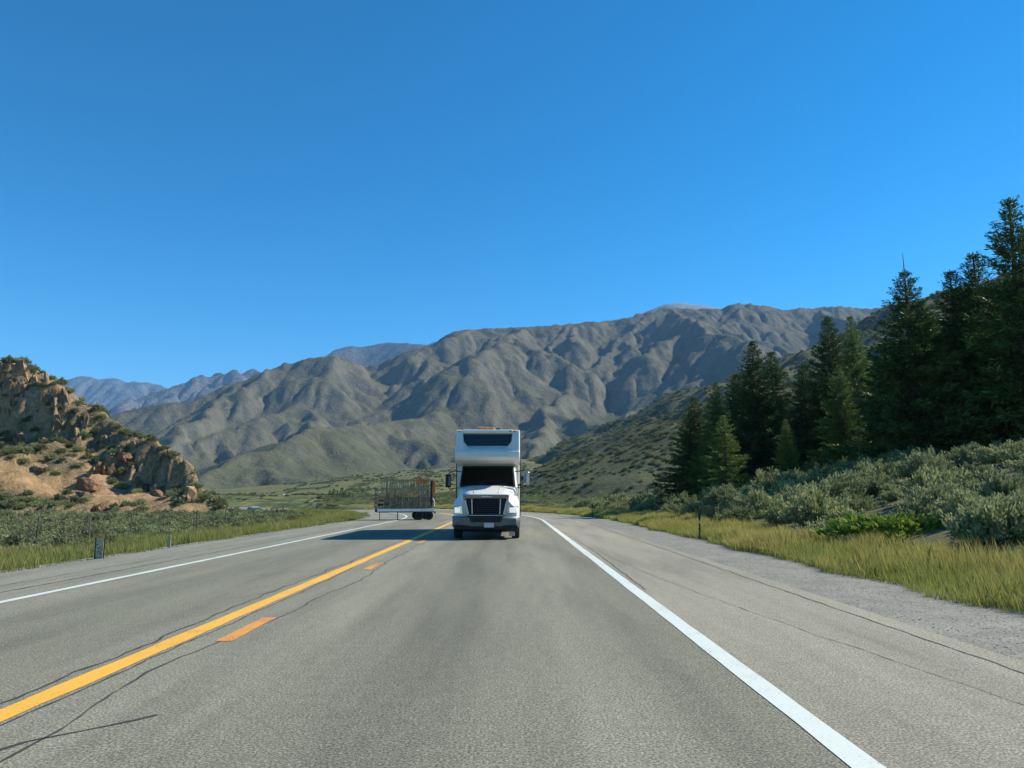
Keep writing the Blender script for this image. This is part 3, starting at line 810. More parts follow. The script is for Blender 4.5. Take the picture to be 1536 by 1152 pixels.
def quads(C, D, W, L, rnd, taper=.35):
    """leaf quads: base centres C, direction D (unit), half width W, length L"""
    n = len(C)
    t = rnd.normal(size=(n, 3)); t -= (t*D).sum(1, keepdims=True)*D; t /= np.linalg.norm(t, axis=1, keepdims=True) + 1e-9
    W = np.asarray(W)[:,None]; L = np.asarray(L)[:,None]
    a = C - t*W*taper; b = C + t*W*taper; m1 = C + D*L*.55 - t*W; m2 = C + D*L*.55 + t*W; e = C + D*L
    V = np.stack([a, b, m2, e, m1], 1).reshape(-1, 3)
    F = np.arange(n*5).reshape(n, 5)
    return V, F
def unit(v): return v/(np.linalg.norm(v, axis=-1, keepdims=True) + 1e-9)

def sage_meshes(seed, n_stem, leaves, leaf=.075, flat=.75, up=.55):
    """a rounded brush of twigs with small upright leaves; about 1 m across"""
    r = np.random.default_rng(seed)
    lob = r.normal(size=(6, 2))*.22
    d = unit(np.c_[r.normal(size=(n_stem, 2)), np.abs(r.normal(size=n_stem))*.9 + .12])
    base = np.c_[lob[r.integers(0, 6, n_stem)]*.55, np.full(n_stem, -.05)]
    rad = r.uniform(.34, .56, n_stem)
    tip = base + d*rad[:,None]*np.array([1.1, 1.1, flat*1.5])
    tip[:,2] += .06*r.random(n_stem)
    mb = MB()
    for k in range(0, n_stem, 3):
        b0, t0 = Vector(base[k]), Vector(tip[k]); mid = b0.lerp(t0, .5) + Vector((0, 0, .04))
        mb.tube([b0, mid, t0], [.010, .007, .003], 3)
    t = np.concatenate([r.uniform(.45, 1.05, leaves//2), r.uniform(.8, 1.08, leaves - leaves//2)]); k = r.integers(0, n_stem, leaves)
    C = base[k] + (tip[k] - base[k])*t[:,None] + r.normal(size=(leaves, 3))*.035
    D = unit(d[k]*.7 + np.array([0, 0, up]) + r.normal(size=(leaves, 3))*.38)
    C[:,2] = np.maximum(C[:,2], .0)
    V, F = quads(C, D, leaf*r.uniform(.2, .38, leaves), leaf*r.uniform(.7, 1.6, leaves), r)
    return V, F, mb
def brush_proto(name, seed, n_stem, leaves, material, **kw):
    V, F, mb = sage_meshes(seed, n_stem, leaves, **kw)
    fo = np_mesh(name, V, F, material)
    mb2 = bpy.data.meshes.new('stems'); mb2.from_pydata(mb.v, [], mb.f); mb2.materials.append(M_twig)
    return fo, mb2
SAGE = [brush_proto('sagebrush', 500 + k, 90, 7000, M_sage, leaf=.05, flat=f) for k, f in enumerate((.62, .72, .8, .66))]
SCRUB = [brush_proto('scrub_bush', 520 + k, 70, 4200, M_sage_d, leaf=.06, flat=f) for k, f in enumerate((.78, .9))]
RABBIT = brush_proto('green_bush', 540, 110, 6500, M_rabbit, leaf=.075, flat=.55, up=.8)

def scatter(name, pts, scl, protos, label, group=None):
    """one countless mass of plants: points with instances picked from the given plants"""
    n = len(pts)
    me = bpy.data.meshes.new(name); me.vertices.add(n); me.vertices.foreach_set('co', np.asarray(pts, np.float32).ravel())
    me.attributes.new('scl', 'FLOAT_VECTOR', 'POINT').data.foreach_set('vector', np.asarray(scl, np.float32).ravel())
    rot = np.c_[rng.normal(size=(n, 2))*.06, rng.random(n)*6.28]
    me.attributes.new('rot', 'FLOAT_VECTOR', 'POINT').data.foreach_set('vector', rot.astype(np.float32).ravel())
    me.attributes.new('pick', 'INT', 'POINT').data.foreach_set('value', rng.integers(0, len(protos), n).astype(np.int32))
    o = link(name, me)
    ng = bpy.data.node_groups.new(name + '_nodes', 'GeometryNodeTree')
    ng.interface.new_socket('Geometry', in_out='INPUT', socket_type='NodeSocketGeometry'); ng.interface.new_socket('Geometry', in_out='OUTPUT', socket_type='NodeSocketGeometry')
    N, L = ng.nodes, ng.links
    gi, go = N.new('NodeGroupInput'), N.new('NodeGroupOutput'); ip = N.new('GeometryNodeInstanceOnPoints')
    gg = N.new('GeometryNodeJoinGeometry')
    for ob_ in protos[::-1]:
        oi = N.new('GeometryNodeObjectInfo'); oi.inputs['Object'].default_value = ob_; oi.inputs['As Instance'].default_value = True; oi.transform_space = 'ORIGINAL'
        L.new(oi.outputs['Geometry'], gg.inputs[0])
    def na(nm, ty):
        a = N.new('GeometryNodeInputNamedAttribute'); a.data_type = ty; a.inputs[0].default_value = nm; return a.outputs[0]
    ip.inputs['Pick Instance'].default_value = True
    L.new(gi.outputs[0], ip.inputs['Points']); L.new(gg.outputs[0], ip.inputs['Instance'])
    L.new(na('pick', 'INT'), ip.inputs['Instance Index'])
    er = N.new('FunctionNodeEulerToRotation'); L.new(na('rot', 'FLOAT_VECTOR'), er.inputs[0]); L.new(er.outputs[0], ip.inputs['Rotation'])
    L.new(na('scl', 'FLOAT_VECTOR'), ip.inputs['Scale']); L.new(ip.outputs[0], go.inputs[0])
    md = o.modifiers.new('plants', 'NODES'); md.node_group = ng
    tag(o, label, kind='stuff')
    return o
def poisson(n, x0, x1, y0, y1, dist, r, keep=None):
    out = []; cell = {}
    for _ in range(n):
        x, y = r.uniform(x0, x1), r.uniform(y0, y1)
        if keep and not keep(x, y): continue
        d = dist(x, y); kx, ky = int(x//1.2), int(y//1.2); ok = True; w = int(d//1.2) + 1
        for a in range(kx-w, kx+w+1):
            for b in range(ky-w, ky+w+1):
                for (qx, qy) in cell.get((a, b), ()):
                    if (qx-x)**2 + (qy-y)**2 < d*d: ok = False; break
                if not ok: break
            if not ok: break
        if ok: cell.setdefault((kx, ky), []).append((x, y)); out.append((x, y))
    return np.array(out)

# ---- right-hand slope: sagebrush under the conifers
rv_ = np.random.default_rng(33)
def keepR(x, y):
    if x < 8.4 + .5*math.sin(y*.7) : return False
    px = 768 + FPX*x/y
    return px < 1640
pts = poisson(9000, 8.2, 62, 9, 100, lambda x, y: 1.45 + .013*y, rv_, keepR)
S_, U_ = road_su(pts[:,0], pts[:,1]); pts = pts[(U_ > U_RG + 3.1) & (np.hypot(pts[:,0] - 10.6, pts[:,1] - 21.5) > 1.6)]; pts = np.vstack([pts, [(12.0, 19.4), (12.5, 21.4), (9.7, 24.2), (11.2, 18.0), (12.9, 23.6)]])
z = ground_h(pts[:,0], pts[:,1])
size = rv_.uniform(.9, 2.0, len(pts))*np.interp(pts[:,0], [10, 22, 30], [1, 1, .8])*(1 + .35*(fbm(pts[:,0]/5, pts[:,1]/5, 2, 95)))
ppx, ppy = project(pts[:,0], pts[:,1], z)
show = (ppx > -20) & (ppx < 1570)
appar = np.where(show, size/pts[:,1], 0)
order = np.argsort(-appar)
N_RIGHT = 215
PROTO_SAGE = []
GR = 'sagebrush on the slope below the conifers'
def sage_obj(k, loc, s, label, group, material_proto, name='sagebrush', cat='bush', stems=True):
    fo, st = material_proto
    o = link(name, fo); o.location = loc; o.rotation_euler = (0, 0, random.random()*6.28); o.scale = s
    if stems: link('stems', st, o)
    tag(o, label, cat, group); return o
LANDMARKS = [(1045, 'the short broad conifer'), (1090, 'the bare-trunked small conifer'), (1137, 'the first tall pointed conifer'), (1182, 'the small young conifer'),
             (1225, 'the gap in mid grove'), (1268, 'the sunlit yellow-green conifer'), (1330, 'the shadowed tucked-in conifer'), (1385, 'the dead-spike conifer'), (1450, 'the shadowy right group'), (1500, 'the rounded-top conifer'), (1545, 'the tallest conifer')]
def where_right(x, y, px):
    lm = min(LANDMARKS, key=lambda q: abs(q[0] - px))[1]
    if 24 <= y and px > 1000:
        band = 'low on the slope' if y < 30 else ('halfway up the slope' if y < 38 else 'high on the slope')
        return 'grey-green sagebrush %s below %s' % (band, lm)
    if y < 24 and y >= 17: return 'grey-green sagebrush close behind the roadside grass in line with %s' % lm
    if y < 17: return 'large grey-green sagebrush nearest the road at the right edge of the photo'
    if y < 24: return 'grey-green sagebrush close behind the tall roadside grass on the right'
    if y < 34: return 'grey-green sagebrush halfway up the slope in front of the big conifers'
    if px < 1050: return 'small sagebrush low on the slope ' + ('beside the far delineator post' if px < 905 else ('below the wooden post with the cross rail' if px < 975 else ('just right of the wooden post' if px < 1015 else 'under the short broad conifer')))
    return 'grey-green sagebrush high on the slope at the feet of the conifers'
for r_i, i in enumerate(order[:N_RIGHT]):
    s = size[i]; x, y = pts[i]
    lab = where_right(x, y, ppx[i])
    o = sage_obj(r_i, (x, y, z[i] - .03), (s*1.1, s*1.1, s*1.15), lab, lab.split(' ', 1)[1], SAGE[r_i % 4])
    if len(PROTO_SAGE) < 4: PROTO_SAGE.append(o)
rest = order[N_RIGHT:]
scatter('sagebrush_cover', np.c_[pts[rest], z[rest] - .03], np.c_[size[rest]*1.15, size[rest]*1.15, size[rest]], PROTO_SAGE, 'mass of smaller grey-green sagebrush filling the slope under the conifers')
g0 = G(1314, 818, .05)
bush = sage_obj(0, (10.5, 21.6, ground_h(np.array([10.5]), np.array([21.6]))[0] - .02), (2.7, 1.9, 1.45), 'bright green bush among the grey sagebrush behind the right grass verge', None, RABBIT, 'green_bush')
bush.rotation_euler = (0, 0, 0)
for px, py, s in ((985, 764, 1.0), (1152, 752, .8)):
    g = G(px, py, .1); b2 = sage_obj(0, (g[0], g[1], float(ground_h(np.array([g[0]]), np.array([g[1]]))[0])), (s*1.3, s*1.2, s), 'small yellow-green bush at the grass edge below the lone-trunk conifer' if px < 1000 else 'yellow-green bush halfway along the sagebrush slope', None, RABBIT, 'green_bush')

# ---- left: scrub on the flat and the hill
rl = np.random.default_rng(35)
lp = poisson(22000, -100, -14.5, 22, 112, lambda x, y: .70 + .004*y, rl, lambda x, y: 768 + FPX*x/y > -60)
Sx, Ux = road_su(lp[:,0], lp[:,1]); lp = lp[(Ux < U_LG - 5.6)]
hz = hill_h(lp[:,0], lp[:,1]); gz = ground_h(lp[:,0], lp[:,1]); inside = (lp[:,0] > hx[0]+2) & (lp[:,1] > hy[0]+2) & (lp[:,1] < hy[-1]-2) & (lp[:,0] < hx[-1]-2)
lz = np.where(inside, np.maximum(hz, gz), gz)
lpx, lpy = project(lp[:,0], lp[:,1], lz)
ci = np.clip(((lp[:,0]-hx[0])/HC).astype(int), 0, len(hx)-1); cj = np.clip(((lp[:,1]-hy[0])/HC).astype(int), 0, len(hy)-1)
bb = np.where(inside, bare[cj, ci]*1.15 + .45*rockm[cj, ci], 0)
keep = rl.random(len(lp)) > np.clip((bb - .42)*1.6, 0, .92)
lp, lz, lpx, lpy = lp[keep], lz[keep], lpx[keep], lpy[keep]
lsz = rl.uniform(.55, 1.25, len(lp)); app = np.where((lpx > -10) & (lpx < 560), lsz/lp[:,1], 0); lo = np.argsort(-app)
N_LEFT = 75; PROTO_L = []
for k, i in enumerate(lo[:N_LEFT]):
    s = lsz[i]; on = lz[i] > .2
    lm = min(((20, 'at the left edge of the photo'), (67, 'beside the leftmost dark fence post'), (108, 'left of the speckled marker panel'), (145, 'above the speckled marker panel'), (185, 'right of the speckled marker panel'), (215, 'near the third fence post'), (255, 'above the faded straw marker stake'),
              (303, 'by the fence post under the tall pointed boulder'), (345, 'at the toe of the rocky hill'), (400, 'below the distant white car')), key=lambda q: abs(q[0] - lpx[i]))[1]
    lab = ('grey-green scrub bush on the lower hill slope ' if on else ('low grey-green scrub bush near the fence ' if lp[i,1] < 36 else 'low grey-green scrub bush behind the fence ')) + lm
    pr = SAGE[k % 4] if k % 3 else SCRUB[k % 2]
    o = sage_obj(k, (lp[i,0], lp[i,1], lz[i] - .03), (s*1.15, s*1.15, s*.95), lab, lab, pr, 'sagebrush')
    if k in (0, 1, 2, 3): PROTO_L.append(o)
ri = lo[N_LEFT:]
scatter('scrub_cover', np.c_[lp[ri], lz[ri] - .03], np.c_[lsz[ri]*1.1, lsz[ri]*1.1, lsz[ri]*1.05], PROTO_L, 'mass of small dull green scrub over the rocky hill and the flat below it')

# ---- far brush on the two hills at the right
def hill_brush(fieldv, n, s0, s1, seed, name, label, ymin, ymax):
    X, Y, H, o = fieldv; r = np.random.default_rng(seed)
    j = r.integers(4, X.shape[0]-4, n); i = r.integers(4, X.shape[1]-4, n)
    cell = X[0,1] - X[0,0]
    fx, fy = r.random(n), r.random(n)
    x = X[j,i] + fx*cell; y = Y[j,i] + fy*cell
    h = H[j,i]*(1-fx)*(1-fy) + H[j,i+1]*fx*(1-fy) + H[j+1,i]*(1-fx)*fy + H[j+1,i+1]*fx*fy
    px, py = project(x, y, h)
    ok = (px > 760) & (px < 1560) & (h > ground_h(x, y) + .3) & (y > ymin) & (y < ymax) & (fbm(x/40, y/40, 3, seed) > r.uniform(-.7, .25, n))
    x, y, h = x[ok], y[ok], h[ok]; s = r.uniform(s0, s1, len(x))
    scatter(name, np.c_[x, y, h - .1], np.c_[s*1.1, s*1.1, s*1.05], [PROTO_L[0], PROTO_L[2], PROTO_L[3]], label)
hill_brush(hillB, 22000, .8, 2.0, 41, 'hill_brush', 'dark brush speckling the nearer spur right of the motorhome', 150, 480)
hill_brush(hillA, 42000, 1.4, 3.6, 43, 'hill_brush', 'dark brush speckling the higher hill behind the conifers', 250, 960)
# meadow tufts right of the motorhome and on the flat beyond the bend
rm = np.random.default_rng(47)
mx_ = rm.uniform(-60, 60, 4200); my_ = rm.uniform(85, 230, 4200); Sm, Um = road_su(mx_, my_)
okm = ((Um > U_RG + 2.5) | (Um < U_LG - 3)) & (fbm(mx_/14, my_/14, 3, 49) > -.05)
mx_, my_ = mx_[okm], my_[okm]; mz = ground_h(mx_, my_); s = rm.uniform(.4, 1.0, len(mx_))
scatter('meadow_brush', np.c_[mx_, my_, mz - .05], np.c_[s*1.4, s*1.4, s*.8], [PROTO_SAGE[0], PROTO_L[1]], 'low scattered brush on the green meadow beyond the bend')

# brush on the far meadow and the foothill behind the trailer
fr_ = np.random.default_rng(48)
def far_brush(n, pxa, pxb, Ya, Yb, s0, s1, seed, thr, name, label, hf):
    px = fr_.uniform(pxa, pxb, n); Y = Ya + (Yb - Ya)*fr_.random(n)**1.4; x = (px - 768)/FPX*Y
    ok = fbm(x/26, Y/48, 4, seed) > fr_.uniform(thr - .3, thr + .3, n)
    x, Y = x[ok], Y[ok]; Sq, Uq = road_su(x, Y); k = (np.abs(Uq) > 14); x, Y = x[k], Y[k]
    z = hf(x, Y); s = fr_.uniform(s0, s1, len(x))*np.sqrt(Y/Ya)
    scatter(name, np.c_[x, Y, z - .1], np.c_[s, s, s*.9], [PROTO_SAGE[0], PROTO_SAGE[1], PROTO_L[3]], label)
far_brush(6500, 330, 1000, 150, 460, .5, 1.2, 97, .05, 'meadow_brush', 'speckled brush on the far green meadow at the foot of the hills', ground_h)
FX, FY, FH, _o = footfield
def foot_h(x, y):
    i = np.clip(((x - FX[0,0])/5).astype(int), 0, FX.shape[1]-2); j = np.clip(((y - FY[0,0])/5).astype(int), 0, FX.shape[0]-2)
    fx = np.clip((x - FX[0,i])/5, 0, 1); fy = np.clip((y - FY[j,0])/5, 0, 1)
    return np.maximum(FH[j,i]*(1-fx)*(1-fy) + FH[j,i+1]*fx*(1-fy) + FH[j+1,i]*(1-fx)*fy + FH[j+1,i+1]*fx*fy, ground_h(x, y))
far_brush(7000, 430, 850, 430, 900, .9, 2.2, 99, .12, 'foothill_brush', 'dark brush dotting the low foothill behind the trailer', foot_h)

# ---- roadside grass
def grass(name, n, s0, s1, u0, u1, h0, h1, cbase, ctip, label, bias=1.0, seed=0, ragged=.35, wmul=1.0):
    r = np.random.default_rng(seed)
    s = s0 + (s1 - s0)*r.random(n)**bias; u = u0 + (u1 - u0)*r.random(n)
    u = u + ragged*fbm(s*.35, s*0 + seed, 4, seed)
    x, y, _ = road_pt(s, u); z = ground_h(x, y)
    patch = fbm(x/2.6, y/2.6, 3, seed + 3)
    h = (h0 + (h1 - h0)*r.random(n)**.7)*(1 + .40*patch)*(.55 + .45*sstep(0, .9, np.abs(u - (u0 if abs(u0) < abs(u1) else u1))))
    w = (.0017 + .00018*y)*wmul*r.uniform(.7, 1.4, n)
    a = r.random(n)*6.28; lean = r.uniform(.05, .42, n)*h; la = r.normal(size=n)*1.2 + 3.3
    bx, by = np.cos(a)*w, np.sin(a)*w; lx, ly = np.cos(la)*lean, np.sin(la)*lean
    z0 = z - .04
    V = np.stack([np.stack([x-bx, y-by, z0], -1), np.stack([x+bx, y+by, z0], -1),
                  np.stack([x+bx*.8+lx*.35, y+by*.8+ly*.35, z0+h*.6], -1), np.stack([x+lx, y+ly, z0+h], -1), np.stack([x-bx*.8+lx*.35, y-by*.8+ly*.35, z0+h*.6], -1)], 1)
    tone = np.clip(.5 + .55*patch + .25*r.normal(size=n), 0, 1)[:,None]
    cb = np.array(cbase[0])*(1-tone) + np.array(cbase[1])*tone; ct = np.array(ctip[0])*(1-tone) + np.array(ctip[1])*tone
    C = np.stack([cb, cb, cb*.45 + ct*.55, ct, cb*.45 + ct*.55], 1)
    me = np_mesh(name, V.reshape(-1, 3), np.arange(n*5).reshape(n, 5), M_grass, attrs={'col': C.reshape(-1, 3)})
    return tag(link(name, me), label, kind='stuff')
M_grass = leaf_mat('roadside grass blades', None, .7, .35, attr_name='col')
GREEN = ((.105,.165,.030), (.180,.220,.050))
grass('roadside_grass', 165000, 4, 120, U_RG - .05, U_RG + 2.7, .24, .62, GREEN, ((.30,.34,.09), (.50,.42,.15)), 'tall grass with golden seed heads along the right gravel shoulder', 1.5, 51)
grass('roadside_grass', 130000, 8, 115, U_LG - 6.6, U_LG - .35, .20, .54, ((.105,.175,.034), (.185,.230,.058)), ((.26,.31,.075), (.46,.40,.14)), 'green and straw coloured grass along the left shoulder', 1.25, 53, .5)

# ---- conifers
def conifer_meshes(seed, H=10.0, rad=2.0, z0=.6, dens=1.0, gappy=0.0):
    r = np.random.default_rng(seed)
    Cs, Ds, Ws, Ls = [], [], [], []
    tr = MB(); tr.tube([(0, 0, -.5), (.02, 0, H*.3), (-.02, .02, H*.7), (0, 0, H)], [.024*H, .019*H, .009*H, .002*H], 8)
    z = z0
    while z < H - .12:
        t = (z - z0)/(H - z0)
        L = rad*1.6*((1 - t)**.86)*(1.0 if t > .10 else .72 + 2.8*t) + .04
        nb = int(round((6.5 if t < .85 else 5)*dens)); a0 = r.random()*6.28
        for k in range(nb):
            if r.random() < gappy: continue
            a = a0 + 6.283*k/nb + r.normal()*.22; l = L*r.uniform(.62, 1.18)
            rise = np.interp(t, [0, .3, .7, 1], [-.28, -.12, .18, .75]) + r.normal()*.10
            m = max(3, int(l/.11)); tt = (np.arange(m) + r.random(m))/m
            tt = .12 + .88*tt
            curve = -.18*l*tt*(1-tt)*2 + .10*l*tt**2
            px_, py_ = np.cos(a)*l*tt, np.sin(a)*l*tt; pz = z + rise*l*tt + curve
            if l > .6:
                tr.tube([(0, 0, z), (np.cos(a)*l*.5, np.sin(a)*l*.5, z + rise*l*.5 - .09*l), (np.cos(a)*l*.93, np.sin(a)*l*.93, z + rise*l*.93 + .05*l)], [.03, .018, .005], 3)
            bd = np.array([np.cos(a), np.sin(a), rise + .1]); sd = np.array([-np.sin(a), np.cos(a), 0])
            q = 9
            c = np.repeat(np.c_[px_, py_, pz], q, 0); mm = len(c)
            side = r.uniform(-1, 1, mm)[:,None]
            wd = .13*l + .10
            c = c + sd*side*wd*(1.05 - np.repeat(tt, q))[:,None]*1.0 + r.normal(size=(mm, 3))*.05
            d = unit(bd*.75 + sd*side*.9 + r.normal(size=(mm, 3))*.42 + np.array([0, 0, .12]))
            Cs.append(c); Ds.append(d); Ws.append(r.uniform(.021, .044, mm)*(1 - .45*t)); Ls.append(r.uniform(.16, .34, mm)*(1 - .55*t**2))
        z += r.uniform(.15, .25)/dens**.3
    V, F = quads(np.concatenate(Cs), np.concatenate(Ds), np.concatenate(Ws), np.concatenate(Ls), r)
    return V, F, tr
CON = []
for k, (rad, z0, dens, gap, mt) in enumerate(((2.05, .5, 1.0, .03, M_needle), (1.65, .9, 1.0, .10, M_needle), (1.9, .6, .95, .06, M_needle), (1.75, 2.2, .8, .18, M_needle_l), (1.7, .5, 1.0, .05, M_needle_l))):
    V, F, tr = conifer_meshes(700 + k, 10.0, rad, z0, dens, gap)
    cm = np_mesh('crown', V, F, mt)
    tm = bpy.data.meshes.new('trunk'); tm.from_pydata(tr.v, [], tr.f); tm.materials.append(M_bark); tm.shade_smooth()
    CON.append((cm, tm))
GC = 'conifers on the right slope'
TREES = [  # px, top y, base y, distance, variant, width factor, label
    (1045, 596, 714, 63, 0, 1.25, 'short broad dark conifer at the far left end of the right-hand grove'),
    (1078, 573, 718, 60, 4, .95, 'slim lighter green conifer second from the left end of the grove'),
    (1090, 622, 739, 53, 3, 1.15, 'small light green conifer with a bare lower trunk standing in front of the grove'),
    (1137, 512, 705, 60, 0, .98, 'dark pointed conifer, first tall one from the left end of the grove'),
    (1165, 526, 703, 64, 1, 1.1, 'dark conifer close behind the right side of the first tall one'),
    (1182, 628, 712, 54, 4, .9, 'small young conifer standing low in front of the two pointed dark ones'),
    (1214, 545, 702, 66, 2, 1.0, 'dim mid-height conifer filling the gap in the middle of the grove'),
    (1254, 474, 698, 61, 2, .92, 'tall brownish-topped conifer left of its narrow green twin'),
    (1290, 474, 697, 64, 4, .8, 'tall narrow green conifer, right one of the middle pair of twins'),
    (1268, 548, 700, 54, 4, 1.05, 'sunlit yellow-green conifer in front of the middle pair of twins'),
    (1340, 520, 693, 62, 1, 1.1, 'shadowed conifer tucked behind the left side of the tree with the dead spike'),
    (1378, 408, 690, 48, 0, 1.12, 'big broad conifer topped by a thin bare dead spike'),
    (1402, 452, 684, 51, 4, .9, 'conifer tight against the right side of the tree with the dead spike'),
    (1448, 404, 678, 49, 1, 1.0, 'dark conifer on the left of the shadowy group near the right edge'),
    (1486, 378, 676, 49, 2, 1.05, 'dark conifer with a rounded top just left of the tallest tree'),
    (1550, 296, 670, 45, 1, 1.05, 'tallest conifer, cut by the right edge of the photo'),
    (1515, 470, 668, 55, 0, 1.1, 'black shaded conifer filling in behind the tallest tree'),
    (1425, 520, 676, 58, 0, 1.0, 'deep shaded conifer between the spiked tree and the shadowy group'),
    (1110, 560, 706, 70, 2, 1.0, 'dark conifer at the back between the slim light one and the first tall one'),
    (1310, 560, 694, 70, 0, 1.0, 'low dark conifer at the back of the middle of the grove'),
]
spike_tree = None
for k, (px, ty, by, Y, vi, wf, lab) in enumerate(TREES):
    b0 = P(px, by, Y); gz0 = float(ground_h(np.array([b0[0]]), np.array([Y*1.0]))[0])
    t0 = P(px, ty, Y); Ht = t0[2] - gz0
    o = empty('conifer_tree', (b0[0], Y, gz0), k*2.1); sc0 = Ht/10.0
    o.scale = (sc0*wf*1.1, sc0*wf*1.1, sc0)
    link('trunk', CON[vi][1], o); link('crown', CON[vi][0], o)
    tag(o, lab, 'tree', GC)
    if 'dead spike' in lab and 'topped' in lab: MB().tube([(0, 0, 9.6), (-.05, 0, 10.4), (-.18, 0, 11.15)], [.03, .022, .008], 5).build('dead_spike', M_bark, o)

# ---- far trees
def low_conifer(seed, n=420):
    r = np.random.default_rng(seed); t = r.random(n)**.8; a = r.random(n)*6.28
    rad = .24*(1 - t)**.85 + .015; rr = rad*np.sqrt(r.random(n))*1.1
    C = np.c_[np.cos(a)*rr, np.sin(a)*rr, .05 + .93*t]; D = unit(np.c_[np.cos(a), np.sin(a), r.normal(size=n)*.5 + .25])
    return quads(C, D, np.full(n, .018), r.uniform(.06, .12, n), r)
V, F = low_conifer(801); far_crown = np_mesh('crown', V, F, M_needle)
far_trunk = bpy.data.meshes.new('trunk'); mb = MB().tube([(0,0,-.05), (0,0,.9)], [.022, .004], 6); far_trunk.from_pydata(mb.v, [], mb.f); far_trunk.materials.append(M_bark)
for px, hpx, by in ((494, 12, 757), (500, 15, 757), (506, 11, 758), (512, 16, 757), (517, 12, 758), (523, 9, 758), (529, 7, 758)):
    Y = 205.0 + (px % 5)*3; b0 = P(px, by, Y); g = float(ground_h(np.array([b0[0]]), np.array([Y]))[0])
    o = empty('conifer_tree', (b0[0], Y, g)); h = max(hpx*Y/FPX, (by - 2 - 740)*0 + 1.5); o.scale = (h*1.1, h*1.1, h)
    link('trunk', far_trunk, o); link('crown', far_crown, o)
    tag(o, 'tiny dark conifer in the far clump left of the flatbed trailer', 'tree', 'tiny conifers in the far clump by the road')
rt = np.random.default_rng(57); tp = []
for k in range(420):
    px = rt.uniform(318, 560); Y = rt.uniform(560, 640)
    x = (px - 768)/FPX*Y; tp.append((x, Y, float(ground_h(np.array([x]), np.array([Y]))[0])))
ts = rt.uniform(3.2, 6.0, len(tp)); far_src = [o for o in bpy.data.objects if o.name.startswith('crown') and o.data == far_crown][:1]
scatter('far_wood', tp, np.c_[ts*1.7, ts*1.7, ts], far_src, 'dark line of distant trees along the foot of the mountains at the left')
# ================================================================ the motorhome
def glass_mat(name, tint, refl=.12):
    m, nt, n, l, b = new_mat(name)
    tr = n.new('ShaderNodeBsdfTransparent'); tr.inputs[0].default_value = lin(tint)
    gl = n.new('ShaderNodeBsdfGlossy'); gl.inputs['Roughness'].default_value = .04
    fr = n.new('ShaderNodeLayerWeight'); fr.inputs['Blend'].default_value = .2
    f = math_n(n, l, 'ADD', math_n(n, l, 'MULTIPLY', fr.outputs['Fresnel'], .6), refl*.15)
    mx = n.new('ShaderNodeMixShader'); l.new(f, mx.inputs[0]); l.new(tr.outputs[0], mx.inputs[1]); l.new(gl.outputs[0], mx.inputs[2])
    l.new(mx.outputs[0], n['Material Output'].inputs[0]); n.remove(b)
    return m
M_rvw = mat('white motorhome paint', (.70,.70,.64), .38, c2=(.62,.62,.56), scale=1.5, coat=.3)
M_rvg = mat('weathered off-white panel', (.56,.57,.555), .42, c2=(.48,.49,.475), scale=2.5)
M_chrome = mat('chrome trim', (.27,.29,.32), .2, 1.0)
M_black = mat('black plastic', (.012,.013,.014), .55, c2=(.020,.021,.022), scale=9, spec=.25)
M_rub = mat('tyre rubber', (.018,.018,.018), .85, c2=(.035,.034,.032), scale=14, bump=.3)
M_dkgl = mat('tinted window glass', (.028,.033,.036), .10, spec=.5)
M_wind = glass_mat('windscreen glass', (.06,.11,.125))
M_grey = mat('grey bumper metal', (.14,.15,.145), .45, .2, c2=(.10,.108,.105), scale=4)
M_bar = mat('dark grille bar', (.055,.05,.055), .5, 0.0, spec=.1)
M_amber = mat('amber lamp lens', (.60,.16,.03), .3, c2=(.75,.28,.06), scale=12)
M_lamp = mat('lit headlamp', (1.0,.90,.76), .2, emit=.3)
M_lamph = mat('headlamp housing', (.45,.46,.46), .15, .8)
M_alu = mat('brushed aluminium', (.52,.53,.54), .35, .8, c2=(.40,.41,.42), scale=6)
M_plate = mat('pale number plate', (.45,.46,.45), .5, c2=(.62,.62,.60), scale=30)
M_seat = mat('grey seat cloth', (.20,.20,.20), .9, c2=(.28,.28,.28), scale=10)

def wheel(name, parent, x, y, z, r, w, side, rim_mat=None):
    """tyre with rim; axis along x"""
    prof = [(-w/2, r*.60), (-w/2, r*.93), (-w*.36, r), (w*.36, r), (w/2, r*.93), (w/2, r*.60)]
    mb = MB(); n = 28
    mb.rings([[(px, math.cos(2*math.pi*k/n)*pr, math.sin(2*math.pi*k/n)*pr) for k in range(n)] for px, pr in prof], caps=False)
    for k in range(n):      # tread blocks
        a = 2*math.pi*(k + .25)/n; b = 2*math.pi*(k + .75)/n
        lo = [(-w*.36, math.cos(a)*r*.99, math.sin(a)*r*.99), (w*.36, math.cos(a)*r*.99, math.sin(a)*r*.99), (w*.36, math.cos(b)*r*.99, math.sin(b)*r*.99), (-w*.36, math.cos(b)*r*.99, math.sin(b)*r*.99)]
        mb.hexa(lo, [(p[0]*.97, p[1]*1.022, p[2]*1.022) for p in lo])
    root = empty(name, (x, y, z)); root.parent = parent
    mb.build('tyre', M_rub, root, smooth=False)
    rm = MB(); pr2 = [(w*.10*side, .001), (w*.14*side, r*.18), (w*.02*side, r*.24), (w*.05*side, r*.50), (w*.44*side, r*.60), (w*.44*side, r*.63), (-w*.3*side, r*.61)]
    rm.rings([[(px, math.cos(2*math.pi*k/24)*q, math.sin(2*math.pi*k/24)*q) for k in range(24)] for px, q in pr2], caps=False)
    for k in range(8):
        a = 2*math.pi*k/8; rm.tube([(w*.02*side, math.cos(a)*r*.36, math.sin(a)*r*.36), (w*.14*side, math.cos(a)*r*.36, math.sin(a)*r*.36)], .018, 6)
    rm.build('rim', rim_mat or M_alu, root, smooth=True)
    return root

